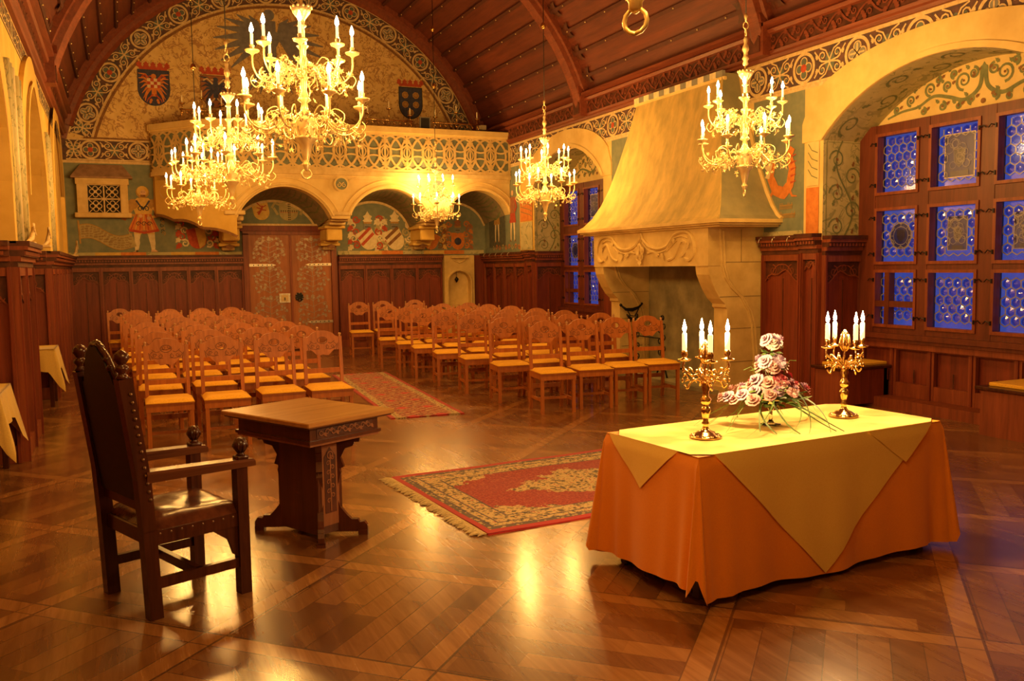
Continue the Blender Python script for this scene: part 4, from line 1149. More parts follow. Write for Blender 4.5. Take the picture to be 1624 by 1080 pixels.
def bigeagle(P):
    for q in (-1, 1):
        for k in range(8):
            a = 1.25-k*.24; l = .85+.12*k-.02*k*k
            P.stroke([(q*.12, .05+.04*k), (q*(.12+l*.5*cos(a)), .08+.55*l*sin(a)-.04), (q*(.12+l*cos(a)), .1+l*.95*sin(a)-.25)], [.05, .13, .02], m_ebl, .006)
        P.stroke([(q*.1, .2), (q*.3, .42), (q*.5, .45)], .06, m_ebl, .008)
    P.stroke([(0, .55), (0, -.5)], .26, m_ebl, .007); P.disc((0, .66), .11, m_ebl, .008); P.leaf((-.06, .66), PI, .18, .08, m_gild, .009)
    for k in range(5): P.leaf((-.2+.1*k, -.45), -PI/2+(k-2)*.25, .5, .12, m_ebl, .007)
m_ebl = M_('faded_blue_grey_paint', (.25,.25,.27), (.17,.17,.21), .85, scale=9)
mural('painted_eagle', 'huge faded grey-blue eagle painted in the middle of the arched wall', 'mural', 3.0, 6.15, YB, bigeagle)
def knight(P):
    # painted landsknecht, 1.34 m tall, origin at feet
    P.ring((0, 1.16), .09, .06, m_gold_p, .004, 14); P.disc((0, 1.18), .10, m_yel, .005, 14); P.disc((.01, 1.15), .055, m_skinp, .007, 12); P.stroke([(-.04, 1.09), (.05, 1.09)], .04, m_brownp, .009)
    for x, z in ((-.01, 1.16), (.03, 1.16)): P.disc((x, z), .007, m_black, .010, 6)
    P.poly([(-.20, .95), (-.10, 1.05), (.10, 1.05), (.20, .95), (.14, .72), (-.14, .72)], m_yel, .004)
    for s in (-1, 1): P.disc((s*.18, .93), .10, m_gold_p, .006, 10)
    P.stroke([(-.20, .88), (-.26, .72), (-.06, .70)], [.11, .08, .05], m_gold_p, .008); P.disc((-.05, .70), .035, m_skinp, .010, 8)
    P.stroke([(.20, .88), (.28, .72), (.10, .66)], [.11, .08, .05], m_yel, .008); P.disc((.09, .66), .035, m_skinp, .010, 8)
    P.stroke([(-.12, 1.0), (0, .82), (.12, 1.0)], .035, m_blue, .009); P.spiral((-.05, .84), .06, 0, 1.2, .02, m_black, .010, 8); P.spiral((.06, .84), .06, PI, -1.2, .02, m_black, .010, 8)
    P.poly([(-.14, .74), (.14, .74), (.26, .46), (.20, .42), (-.22, .42), (-.28, .46)], m_orange, .006)
    for k in range(7): x = -.12+.04*k; P.stroke([(x, .73), (x*2.0, .43)], .018, m_yel if k % 2 else m_red, .008)
    for x in (-.1, 0, .1): P.spiral((x, .55), .05, 0, 1.2, .016, m_black, .010, 8)
    P.stroke([(-.27, .43), (0, .38), (.27, .43)], .05, m_red, .009)
    for s in (-1, 1):
        x = s*.12; P.poly([(x-.07, .42), (x+.07, .42), (x+.05+s*.02, .24), (x+.055+s*.02, .18), (x+.03+s*.03, .03), (x-.03+s*.03, .03), (x-.045+s*.02, .18), (x-.05+s*.01, .24)], m_creamp, .005)
        P.poly([(x+s*.03-.04, .05), (x+s*.03+.04, .05), (x+s*.13, .0), (x-.02+s*.01, .0)], m_skinp, .007); P.stroke([(x-.07, .36), (x+.07, .36)], .02, m_yel, .009); P.stroke([(x+s*.0, 0), (x+s*.13, 0)], .012, m_black, .010)
    for k in range(6): P.spiral((.33+.02*(k % 2), .62-.05*k), .04, k, 1.2, .015, m_gold_p if k % 2 else m_black, .007, 8)
    P.stroke([(-.36, .84), (-.30, .80), (-.36, .62)], .09, m_red2, .004)
m_skinp = M_('flesh_paint', (.80,.52,.30), None, .8)
mural('painted_figure', 'painted soldier in yellow and orange pleated skirt beside the stone oriel', 'mural', .48, 2.06, YB, knight)
def banner(P):
    up_ = [(-.46+.92*i/16, .13+.07*sin(i/16*2*PI+.3)-.16*i/16) for i in range(17)]; lo_ = [(x, z-.26) for x, z in up_]
    P.poly(up_+lo_[::-1], m_parchp, .004); P.stroke(up_, .015, m_gold_p, .006); P.stroke(lo_, .015, m_gold_p, .006)
    P.stroke([(-.47, .24), (-.45, -.2)], .03, m_gold_p, .007); P.poly([(.40, .02), (.36, .10), (.48, -.08), (.53, -.25), (.46, -.28)], m_parchp, .007)
    rr = random.Random(5)
    for r in range(5):      # lines of tiny gothic strokes
        x = -.42
        while x < .42:
            w = rr.uniform(.03, .07); i = (x+.46)/.92*16; z = .13+.07*sin(i/16*2*PI+.3)-.16*i/16-.045-.045*r
            k = x
            while k < x+w: P.stroke([(k, z-.012), (k+.004, z+.012+rr.choice((0, .008)))], .005, m_brownp, .008); k += .011
            x += w+.02
m_parchp = M_('parchment_paint', (.55,.46,.22), (.44,.36,.17), .85, scale=10)
mural('painted_banner', 'pale painted scroll with five lines of small gothic writing under the oriel', 'mural', -.20, 2.43, YB, banner)
def mantling(P, s, ma, mb_, n=5):
    for q in (-1, 1):
        for k in range(n):
            z = .25-k*.11; P.spiral((q*(.20+.05*(k % 2))*s, z*s), .07*s, q*k, q*1.3, .035*s, ma if k % 2 else mb_, .004+.001*k, 10); P.leaf((q*.26*s, z*s), (-.8 if q > 0 else PI+.8), .14*s, .10*s, mb_ if k % 2 else ma, .006)
def arms(split, c1, c2, mant, helm=True, s=1.0, tilt=-.35):
    def f(P):
        mantling(P, s, *mant)
        ca, sa = cos(tilt), sin(tilt)
        pts = [(x*ca-z*sa, x*sa+z*ca-.12) for x, z in shield_pts(.30*s, .36*s)]
        P.poly(pts, c1, .011)
        h = [(x*ca-z*sa, x*sa+z*ca-.12) for x, z in shield_pts(.30*s, .36*s)]
        if split == 'v': P.poly([(x*ca-z*sa, x*sa+z*ca-.12) for x, z in [(0, .18*s), (.15*s, .18*s), (.15*s, -.02*s), (.1*s, -.13*s), (0, -.18*s)]], c2, .013)
        if split == 'bend':
            for k in (-.05, .06): P.stroke([(x*ca-z*sa, x*sa+z*ca-.12) for x, z in [(-.14*s, (k+.02)*s), (.14*s, (k+.10)*s)]], .05*s, c2, .013)
        if split == 'bar': P.stroke([(x*ca-z*sa, x*sa+z*ca-.12) for x, z in [(0, .17*s), (0, -.17*s)]], .03*s, c2, .013)
        if split == 'disc': P.disc((.0, -.12), .08*s, c2, .013, 12)
        if helm:
            P.disc((0, .12*s), .07*s, m_grey, .012, 10); P.stroke([(-.05*s, .12*s), (.05*s, .12*s)], .015, m_black, .014)
            P.leaf((0, .17*s), PI/2, .22*s, .18*s, mant[0], .013); P.stroke([(-.07*s, .19*s), (.07*s, .19*s)], .03*s, m_gold_p, .014)
    return f
mural('painted_heraldry', 'tilted red and yellow halved shield left of the door', 'coat of arms', 1.45, 2.45, YB, arms('v', m_red, m_yel, (m_red, m_creamp), s=1.15, tilt=.2))
mural('painted_heraldry', 'red and white striped shield with red plumes right of the door', 'coat of arms', 4.92, 2.42, YB, arms('bend', m_creamp, m_red, (m_creamp, m_red), s=1.25, tilt=.5))
mural('painted_heraldry', 'pale cream shield with dark diagonal bands and winged crest', 'coat of arms', 5.52, 2.42, YB, arms('bend', m_creamp, m_brownp, (m_creamp, m_parchp), s=1.3, tilt=.45))
mural('painted_heraldry', 'orange shield with a yellow bar held beside a lion', 'coat of arms', 6.35, 2.38, YB, arms('bar', m_orange, m_yel, (m_yel, m_brownp), s=1.05, tilt=-.45))
mural('painted_heraldry', 'orange ring shaped arms with red mantling at the far right of the end wall', 'coat of arms', 6.98, 2.38, YB, arms('disc', m_orange, m_blue, (m_red2, m_orange), s=1.05, tilt=0))
def overdoor(P):
    P.poly([(-.85, -.30), (.85, -.30), (.85, .02)]+[(x, .02+.28*math.sqrt(max(0, 1-(x/.87)**2))) for x in [.8-.1*i for i in range(17)]]+[(-.85, .02)], m_teal, .002)
    for x, t_, c in ((-.55, .2, m_red), (.55, -.3, m_brownp)):
        ca, sa = cos(t_), sin(t_); P.poly([(x+a*ca-b*sa, -.05+a*sa+b*ca) for a, b in shield_pts(.32, .36)], m_yel, .006)
        if x < 0:
            P.stroke([(x-.06, -.12), (x, -.02), (x+.03, .06)], .04, c, .009)
            for k in range(5): P.stroke([(x, -.04+.02*k), (x+(.10 if k % 2 else -.09), -.08+.05*k)], .02, c, .010)
        else:
            P.stroke([(x-.13, .02), (x+.13, -.04)], .03, c, .009); P.stroke([(x-.10, -.05), (x+.10, -.10)], .07, m_red, .009)
    P.poly([(x*1.05, z-.06) for x, z in shield_pts(.36, .36)], m_parchp, .006)
    for k in range(8):
        P.disc((0, .10-.045*k), .014, m_black, .010, 6); P.disc((.03, .10-.045*k), .012, m_black, .010, 6); P.disc((-.15+.045*k, -.04), .014, m_black, .010, 6); P.disc((-.15+.045*k, -.07), .012, m_red, .010, 6)
    P.stroke([(-.34, .02), (-.28, .12), (-.18, .08), (0, .17), (.18, .17), (.28, .10), (.34, .0)], .05, m_parchp, .008); P.stroke([(-.3, .02), (-.22, -.12)], .05, m_parchp, .008); P.stroke([(.3, .02), (.24, -.12)], .05, m_parchp, .008)
mural('painted_heraldry', 'three painted shields under a ribbon in the arch over the door', 'mural', 3.26, 2.93, YB, overdoor)
def lance(P, c1, c2):
    P.disc((0, 1.0), .06, m_skinp, .006, 10); P.poly([(-.13, .92), (.13, .92), (.10, .55), (-.10, .55)], c1, .004); P.poly([(-.12, .58), (.12, .58), (.17, .38), (-.17, .38)], c2, .005)
    for s in (-1, 1): P.stroke([(s*.07, .40), (s*.09, .2), (s*.09, .0)], [.09, .07, .04], m_creamp, .004); P.stroke([(s*.09, .01), (s*.16, 0)], .03, m_brownp, .006); P.stroke([(s*.12, .88), (s*.20, .7), (s*.1, .6)], .06, c2, .007)
mural('painted_figure', 'painted figure in red tunic on the side wall by the far corner', 'mural', 17.15, 2.22, 0, lambda P: lance(P, m_red2, m_red), 'x', X=XR)
mural('painted_figure', 'pale painted figure on dark ground next to the red one', 'mural', 18.0, 2.22, 0, lambda P: (P.poly([(-.45, -.12), (.45, -.12), (.45, 1.15), (-.45, 1.15)], m_blue2, .001), lance(P, m_parchp, m_gold_p)), 'x', X=XR)
def ornbase(P):
    for k in range(9): P.spiral((-.7+.17*k, .05), .06, 0, 1.2 if k % 2 else -1.2, .025, m_orange if k % 3 else m_parchp, .004, 9)
mural('painted_scrolls', 'orange leaf scrolls under the two painted figures', 'mural', 17.5, 2.05, 0, ornbase, 'x', X=XR)
def dragon(P):
    pts = [(-.16, .42), (-.20, .22), (-.10, .05), (.05, .0), (.16, .10), (.20, .30), (.14, .45), (.22, .58)]
    sm = []
    for k in range(len(pts)-1):
        for t in (0, .25, .5, .75): sm.append((pts[k][0]+(pts[k+1][0]-pts[k][0])*t, pts[k][1]+(pts[k+1][1]-pts[k][1])*t))
    P.stroke(sm, [.15-.10*abs(i/len(sm)-.4) for i in range(len(sm))], m_orange, .005)
    P.poly([(-.16, .38), (-.26, .50), (-.38, .46), (-.34, .38), (-.26, .30), (-.30, .22), (-.22, .20)], m_creamp, .007)
    for k in range(5): P.stroke([(.17, .12+.08*k), (.27, .14+.08*k)], [.03, .006], m_red, .006)
    for x in (-.12, .12): P.stroke([(x, .08), (x*1.7, -.04), (x*2.4, -.05)], [.05, .03, .01], m_orange, .006)
def lettering(P):
    rr = random.Random(9)
    for z, a, b in ((.06, -.10, .13), (-.05, -.17, .18)):
        x = a
        while x < b: P.stroke([(x, z-.03), (x+.004, z+.03+rr.choice((0, .02)))], .010, m_gold_p, .004); P.stroke([(x, z+.026), (x+.02, z+.016)], .008, m_gold_p, .005); x += .024
mural('painted_lettering', 'two short lines of yellow gothic lettering below the painted dragon', 'lettering', 8.78, 2.32, 0, lettering, 'x', X=XR)
mural('painted_dragon', 'orange dragon curled on blue-green plaster right of the fireplace hood', 'mural', 8.86, 2.55, 0, dragon, 'x', X=XR)
# ================================================================== FIREPLACE
fp = thing('fireplace', 'great yellow stone fireplace with tapering plastered hood on the right wall', 'fireplace', (7.2, 10.64, 0))
Fm = Matrix.Translation((-7.2, -10.64, 0))
prof = [(2.235, 6.66, 8.83, 12.45), (2.28, 6.72, 8.90, 12.36), (2.40, 6.81, 9.00, 12.25), (2.60, 6.91, 9.12, 12.13), (2.85, 7.0, 9.24, 12.03), (3.2, 7.10, 9.38, 11.93), (3.6, 7.20, 9.52, 11.83), (4.18, 7.34, 9.66, 11.72)]
mb = MB()
for (z0, x0, a0_, b0), (z1, x1, a1_, b1) in zip(prof, prof[1:]):
    for k in range(6):
        t0, t1 = k/6, (k+1)/6
        mb.add([(x0, a0_+(b0-a0_)*t0, z0), (x0, a0_+(b0-a0_)*t1, z0), (x1, a1_+(b1-a1_)*t1, z1), (x1, a1_+(b1-a1_)*t0, z1)], [(0,1,2,3)], m_hood)
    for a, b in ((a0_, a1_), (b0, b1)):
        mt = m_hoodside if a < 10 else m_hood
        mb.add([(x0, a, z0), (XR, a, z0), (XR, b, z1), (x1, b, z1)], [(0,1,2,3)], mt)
mb.fixn = False; fin(mb, 'hood', fp, Fm)
mb = MB()
mb.tube([(XR-.02, a, z) for z, x, a, b in prof], .035, m_parch, 6)
for (z0, x0, a0_, b0), (z1, x1, a1_, b1) in zip(prof, prof[1:]): mb.bar((x0, a0_, z0), (x1, a1_, z1), .02, .02, m_hood)
# chequered strip at the top edge
for k in range(16):
    y0 = 9.62+.135*k; mb.box((7.30, y0, 4.12), (7.35, y0+.135, 4.20), m_creamp if k % 2 else m_grey)
mb.box((7.315, 9.6, 4.08), (7.36, 11.8, 4.12), m_parch)
fin(mb, 'hood_edging', fp, Fm)
mb = MB()
for z0, z1, e in ((2.19, 2.235, 0), (2.165, 2.19, .03), (2.14, 2.165, .07)):
    mb.box((6.66+e, 8.83+e, z0), (XR, 12.45-e, z1), m_stone2)
fin(mb, 'cornice', fp, Fm)
mb = MB(); mb.box((6.764, 9.18, 1.66), (7.02, 12.1, 2.14), m_stone2)
P = Paint(lambda u, v, h: (6.764-h, u, v), mb)
cy = 10.72
def rel(pts, r, x=6.762): mb.tube([(x, y, z) for y, z in smooth(pts, 5)], r, m_stone2, 6)
for s in (-1, 1):
    og = [(0, 2.12), (.06, 2.03), (.20, 1.94), (.42, 1.90), (.62, 1.93), (.72, 2.00), (.82, 2.08), (1.0, 2.11), (1.15, 2.08), (1.24, 1.98), (1.26, 1.84), (1.16, 1.74), (1.05, 1.76)]
    rel([(cy+s*u, v) for u, v in og], .026); rel([(cy+s*u*.96, v-.055) for u, v in og[:9]], .015)
    rel([(cy+s*.66, 1.74), (cy+s*.80, 1.78), (cy+s*.90, 1.90), (cy+s*.98, 1.99), (cy+s*1.10, 1.95)], .022)
    rel([(cy+s*.62, 1.86), (cy+s*.74, 1.93), (cy+s*.86, 2.0)], .012)
    rel([(cy+s*.16, 1.84), (cy+s*.30, 1.86), (cy+s*.45, 1.81)], .018)
    for y, z, a in ((.95, 1.80, .3), (.82, 1.97, 2.2), (.33, 1.86, -.6), (.5, 1.84, -.9), (1.1, 1.88, 1.2)): P.leaf((cy+s*y, z), a if s > 0 else PI-a, .13, .08, m_stone2, .016)
for k in range(5):
    a = PI/2+k*2*PI/5; P.disc((cy+.075*cos(a), 1.86+.075*sin(a)), .055, m_parch, .045, 10); P.disc((cy+.075*cos(a), 1.86+.075*sin(a)), .03, m_stone2, .06, 8)
P.disc((cy, 1.86), .04, m_parch, .07, 8); P.leaf((cy, 1.78), -PI/2, .12, .12, m_parch, .04)
mb.fixn = False; fin(mb, 'lintel', fp, Fm)
jp = [(6.775, 2.135), (6.775, 1.655), (6.79, 1.55), (6.835, 1.45), (6.885, 1.35), (6.96, 1.24), (7.04, 1.17), (7.04, 1.13), (7.07, 1.11), (7.07, .06), (7.04, .06), (7.04, 0), (7.643, 0), (7.643, 2.14)]
for y0, y1 in ((9.186, 9.46), (11.84, 12.094)):
    mb = MB(); mb.prism(jp, y0, y1, m_stone2, 'xz')
    for yy in ((y0-.004), (y0+.0)) if y0 < 10 else (y0-.006,):
        for off in (0, .05):
            mb.tube([(x+off, yy, z-off*.5) for x, z in ((6.95, 2.13), (6.98, 1.655), (7.03, 1.51), (7.13, 1.38), (7.28, 1.26), (7.40, 1.08), (7.46, .9), (7.50, .52), (7.50, .05))], .017, m_stone2, 6)
    for z in (.42, .85, 1.26, 1.70): mb.box((7.1 if z < 1.2 else 6.95, y0-.003, z), (7.64, y0, z+.008), m_joint)
    if y0 < 10: mb.box((7.28, y0-.003, 1.70), (7.288, y0, 2.12), m_joint)
    mb.box((7.03, y0-.02, 0), (7.6, y1+.02, .10), m_stone2)
    mb.fixn = True; fin(mb, 'jamb', fp, Fm)
mb = MB(); mb.box((7.60, 9.46, 0), (7.64, 11.84, 2.14), m_hearth)
fin(mb, 'fireback', fp, Fm)
mb = MB(); mb.box((6.95, 9.3, 0), (7.64, 12.0, .05), m_hearth); fin(mb, 'hearthstone', fp, Fm)

# wrought iron in the hearth
def curl(c, r, a0_, t, y=0, n=12): return [(c[0]+r*(1-.6*i/n)*cos(a0_+t*2*PI*i/n), y, c[1]+r*(1-.6*i/n)*sin(a0_+t*2*PI*i/n)) for i in range(n+1)]
def firedog(loc, h, label):
    t = thing('firedog', label, 'fire iron', loc, PI/2, 'fire irons in the hearth')
    b = MB(); b.tube([(0, 0, 0), (0, 0, h*.86), (.02, 0, h*.93), (-.02, 0, h)], .012, m_iron, 6); b.tube(curl((-.02, h), .04, 0, 1.1), .012, m_iron, 6)
    for k in range(4): b.tube(curl((.05, .2+.17*k*h/.9), .05, PI, 1.2), .009, m_iron, 6); b.tube(curl((-.05, .26+.17*k*h/.9), .05, 0, -1.2), .009, m_iron, 6)
    b.build('upright', t, smooth=True)
    f = MB(); f.tube([(-.14, 0, 0), (-.1, 0, .09), (0, 0, .13), (.1, 0, .09), (.14, 0, 0)], .014, m_iron, 6); f.tube([(0, 0, .12), (0, -.35, .10), (0, -.40, 0)], .014, m_iron, 6); f.build('feet', t, smooth=True)
    return t
firedog((7.15, 10.80, .05), .86, 'black wrought iron firedog with curled top, nearer the candelabra')
firedog((7.15, 11.50, .05), .86, 'black wrought iron firedog with curls seen through the chair back')
t = thing('fire_bar', 'thin black iron bar across the two firedogs', 'fire iron', (7.10, 11.15, .62)); MB().tube([(0, -.42, 0), (0, .42, 0)], .01, m_iron, 6).build('bar', t); MB().tube(curl((0, .03), .04, 0, 1.1), .009, m_iron, 6).build('hook', t)
t = thing('iron_bracket', 'dark iron bracket shaped like a bird inside the left fireplace jamb', 'bracket', (7.25, 11.78, .80))
b = MB(); b.tube([(0, .06, 0), (-.02, 0, .05), (-.10, -.02, .12)], [.02, .03, .012], m_iron, 6); b.tube([(-.20, -.02, .26), (-.12, -.02, .20), (0, -.02, .19), (.10, -.02, .22), (.17, -.02, .27)], [.012, .022, .03, .022, .012], m_iron, 8)
b.tube([(-.10, -.02, .20), (-.04, -.02, .10), (.05, -.02, .09), (.12, -.02, .22)], .009, m_iron, 6); b.ball((-.21, -.02, .27), .025, m_iron, 8); b.ball((.17, -.02, .28), .02, m_iron, 8); b.build('bird_body', t, smooth=True)
MB().tube([(0, .06, -.35), (0, .06, .08)], .012, m_iron, 6).build('wall_bar', t)

# ================================================================== carved ARMCHAIR (faces local -Y)
def lrot(b, p, q, w, h, m): b.bar(p, q, w, h, m)
ac = thing('armchair', 'tall dark oak armchair with nailed leather back, nearest the camera', 'armchair', (.205, 4.895, 0), math.atan2(.42, -.17)-PI+PI/2+PI/2)
W2, D2 = .262, .24
f_dir = Vector((.93, .37, 0)).normalized(); ac.rotation_euler[2] = math.atan2(f_dir.y, f_dir.x)+PI/2
S = .085
def post(x):
    b = MB(); zs = [(0, 0), (.44, .015), (.70, .03), (1.19, .095)]
    for (z0, o0), (z1, o1) in zip(zs, zs[1:]): b.bar((x, D2+o0, z0), (x, D2+o1, z1+.004), .062, .066, m_black_oak, upv=(0, 1, 0))
    s = 1 if x > 0 else -1
    for i in range(14): zq = .60+.04*i; b.ball((x, D2-.003+(zq-.70)*.133, zq), .009, m_stud, 6); b.ball((s*(W2+.033), D2+.02+(zq-.70)*.133, zq), .009, m_stud, 6)
    p = b.build('back_leg', ac)
    f = MB(); f.lathe([(.022, 0), (.034, .008), (.022, .022), (.018, .03), (.034, .048), (.030, .062), (.016, .07), (.022, .078), (.036, .098), (.034, .118), (.018, .134), (.004, .140)], m_black_oak, 14, (x, D2+.097, 1.19)); f.build('finial', p, smooth=True)
    return p
posts = [post(-W2), post(W2)]
for x in (-W2, W2):
    b = MB(); b.bar((x, -D2, 0), (x, -D2, .70), .06, .06, m_black_oak, upv=(0, 1, 0)); l = b.build('front_leg', ac)
    a = MB()
    a.add([(x-.045, -D2-.07, .70), (x+.045, -D2-.07, .70), (x+.045, D2+.02, .725), (x-.045, D2+.02, .725), (x-.04, -D2-.075, .672), (x+.04, -D2-.075, .672), (x+.035, D2+.02, .68), (x-.035, D2+.02, .68), (x-.04, -D2-.06, .712), (x+.04, -D2-.06, .712), (x+.04, D2+.02, .737), (x-.04, D2+.02, .737)],
          [(8,9,10,11), (0,1,9,8), (1,2,10,9), (2,3,11,10), (3,0,8,11), (4,5,1,0), (5,6,2,1), (6,7,3,2), (7,4,0,3), (7,6,5,4)], m_armtop)
    ar = a.build('armrest', ac)
    f = MB(); f.bbox((x, -D2-.01, .722), (.062, .062, .02), m_black_oak, .004); f.lathe([(.026, 0), (.018, .012), (.016, .02), (.03, .035), (.036, .055), (.034, .07), (.022, .088), (.006, .096)], m_black_oak, 12, (x, -D2-.01, .73))
    for k in range(8): a_ = k*PI/4; f.tube([(x+.016*cos(a_), -D2-.01+.016*sin(a_), .75), (x+.038*cos(a_), -D2-.01+.038*sin(a_), .78), (x+.02*cos(a_), -D2-.01+.02*sin(a_), .82)], .006, m_black_oak, 5)
    f.build('finial', ar, smooth=True)
b = MB(); zz = .40
for (p, q) in (((-W2, -D2, zz), (W2, -D2, zz)), ((-W2, D2, zz), (W2, D2, zz)), ((-W2, -D2, zz), (-W2, D2, zz)), ((W2, -D2, zz), (W2, D2, zz))): b.bar(p, q, .035, .07, m_black_oak)
for s in (-1, 1):   # curved brackets under the seat at the front legs
    for w_, ax in ((0, 'yz'), (1, 'xz')):
        pts = [(0, .37), (-s*.0+.15, .37), (.12, .345), (.06, .30), (.035, .22), (0, .20)]
        if ax == 'yz': b.prism([(-D2+.02+u, v) for u, v in pts], s*W2-.012, s*W2+.012, m_black_oak, 'yz')
        else: b.prism([(s*(W2-.02-u), v) for u, v in pts], -D2-.012, -D2+.012, m_black_oak, 'xz')
b.build('seat_frame', ac)
b = MB(); N_ = 12
def seatf(u, v):
    x, y = -W2-.01+(2*W2+.02)*u, -D2-.03+(2*D2+.03)*v; e = min(u, 1-u, v, 1-v)
    r = random.Random(int(u*50)*77+int(v*50)).uniform(-.003, .003)
    return (x, y, .435+.06*min(1, (e*7))**.5+r*(e > .05)+.008*sin(9*u+2)*sin(6*v)*(e > .05))
b.grid(seatf, 16, 16, m_leather); b.box((-W2-.008, -D2-.028, .40), (W2+.008, D2, .437), m_leather)
for i in range(9):
    for s in (-1, 1): b.ball((s*(W2+.012), -D2+.0+.055*i, .418), .009, m_stud, 6)
    b.ball((-W2+.03+.058*i, -D2-.032, .418), .009, m_stud, 6)
b.fixn = False; st_ = b.build('seat', ac, smooth=True)
# back panel with humped top
bo = lambda z: D2+.03+(z-.70)*.133
b = MB(); hump = [(-W2+.03, .58), (W2-.03, .58), (W2-.03, 1.14)]+[(x, 1.14+.19*max(0, cos(x/.19*PI/2))**.8+.012*abs(sin(x*45))) for x in [.19-.38*i/18 for i in range(19)]]+[(-W2+.03, 1.14)]
n = len(hump)
b.add([(x, bo(z)-.025, z) for x, z in hump]+[(x, bo(z)+.02, z) for x, z in hump], [list(range(n)), list(range(n, 2*n))[::-1]]+[(i, n+i, n+(i+1) % n, (i+1) % n) for i in range(n)], m_backleather)
bk = b.build('backrest', ac)
b = MB(); b.tube([(x, bo(z), z+.012) for x, z in hump[2:-1]], .016, m_black_oak, 6)
for x in [-.15+.03*i for i in range(11)]: b.ball((x, bo(1.3), 1.16+.19*max(0, cos(x/.19*PI/2))**.8), .018, m_black_oak, 6)
b.build('carved_crest', bk, smooth=True)
for p, q, h in (((-W2, -D2, .17), (-W2, D2, .17), .05), ((W2, -D2, .17), (W2, D2, .17), .05), ((-W2, 0, .17), (W2, 0, .17), .05), ((-W2, D2+.01, .56), (W2, D2+.01, .56), .06)):
    MB().bar(p, q, .03, h, m_black_oak).build('stretcher', ac)

# ================================================================== DESK
dk = thing('desk', 'small square wooden desk on a carved pedestal foot beside the armchair', 'desk', (1.06, 5.66, 0), math.atan2(.319, .614))
b = MB(); hw, hl = .345, .443
b.bbox((0, 0, .785), (2*hw, 2*hl, .03), m_desk, .006); b.bbox((0, 0, .766), (2*hw-.03, 2*hl-.03, .012), m_desk2, .004); b.build('tabletop', dk)
b = MB(); b.box((-.27, -.36, .66), (.27, .36, .76), m_desk2); b.box((-.285, -.375, .655), (.285, .375, .675), m_desk2); b.box((-.275, -.365, .64), (.275, .365, .655), m_deskc)
P = Paint(lambda u, v, h: (u, -.36-h, v), b); P.poly([(-.22, .685), (.22, .685), (.22, .75), (-.22, .75)], m_carve, .003)
for k in range(9): x = -.19+.047*k; P.spiral((x, .717), .020, 0, 1.2 if k % 2 else -1.2, .009, m_deskc, .007, 9); P.leaf((x+.02, .715), .9 if k % 2 else -.9, .035, .025, m_deskc, .008)
b.fixn = False; b.build('apron', dk)
b = MB(); b.box((-.10, -.27, .03), (.10, -.07, .65), m_desk2) if False else b.box((-.095, -.20, .03), (.095, .20, .65), m_desk2)
P = Paint(lambda u, v, h: (u, -.20-h, v), b); P.poly([(-.07, .08), (.07, .08), (.07, .62), (-.07, .62)], m_deskc, .003)
P.poly([(-.045, .16), (.045, .16), (.045, .52), (0, .58), (-.045, .52)], m_carve, .006)
for k in range(5): P.spiral((-.016, .24+.06*k), .018, 0, 1.2, .008, m_deskc, .009, 8); P.spiral((.016, .27+.06*k), .018, PI, -1.2, .008, m_deskc, .009, 8)
P.stroke([(0, .17), (0, .54)], .008, m_deskc, .009); P.ring((0, .53), .022, .008, m_deskc, .009, 10)
b.fixn = False; b.build('pedestal', dk)
sc_ = [(0, .02), (.30, .02), (.30, .06), (.28, .085), (.25, .08), (.24, .10), (.20, .10), (.17, .13), (.13, .18), (.11, .25), (.12, .33), (.14, .40), (.13, .43), (.16, .44), (.14, .50), (.17, .56), (.22, .575), (.23, .60), (.26, .60), (.27, .65), (0, .65)]
for k, an in enumerate((-PI/4-.1, -3*PI/4+.1, PI/4+.1, 3*PI/4-.1)):
    b = MB(); M = Matrix.Translation((0, (-.10 if an < 0 else .10), 0)) @ Matrix.Rotation(an, 4, 'Z')
    b.prism([(.0+u*1.0, v) for u, v in sc_], -.019, .019, m_desk2, 'xz', M); b.cbox((.27, 0, .015), (.06, .05, .03), m_desk2, M); b.build('foot_bracket', dk)

# ================================================================== RUGS
def rug(name, hx, hy, loc, rz, m, label, fringe=0):
    t = thing(name, label, 'rug', loc, rz)
    b = MB(); nx, ny = 40, 40
    def F(u, v): x, y = -hx+2*hx*u, -hy+2*hy*v; return (x, y, .012+.002*sin(7*x+3*y)+.0015*sin(11*y-2*x))
    b.grid(F, nx, ny, m); b.box((-hx, -hy, 0), (hx, hy, .009), m); b.fixn = False; b.build('pile', t)
    if fringe:
        f = MB(); rr = random.Random(2)
        f.box((-hx-.02, -hy+.02, 0), (-hx, hy-.02, .008), m_fringe)
        y = -hy+.02
        while y < hy-.02:
            l = .10*rr.uniform(.7, 1.15); dy = rr.uniform(-.03, .03); w = .012
            f.tube([(-hx-.01, y, .008), (-hx-l*.5, y+dy*.5, .012), (-hx-l, y+dy, .005)], [.006, .007, .003], m_fringe, 4); y += .0105
        tag(f.build('fringe', t), kind='stuff')
    return t
m_fringe = M_('rug_fringe_yarn', (.72,.56,.28), (.5,.38,.18), .95, scale=60)
rug('oriental_rug', 1.28, .88, (3.27, 6.03, 0), math.radians(4), m_rug, 'fringed red oriental rug with a cream medallion on the parquet by the long table', 1)
rug('runner_rug', .43, 2.2, (3.29, 11.68, 0), math.radians(-4), m_rug2, 'narrow red and cream runner rug in the aisle between the chair blocks')

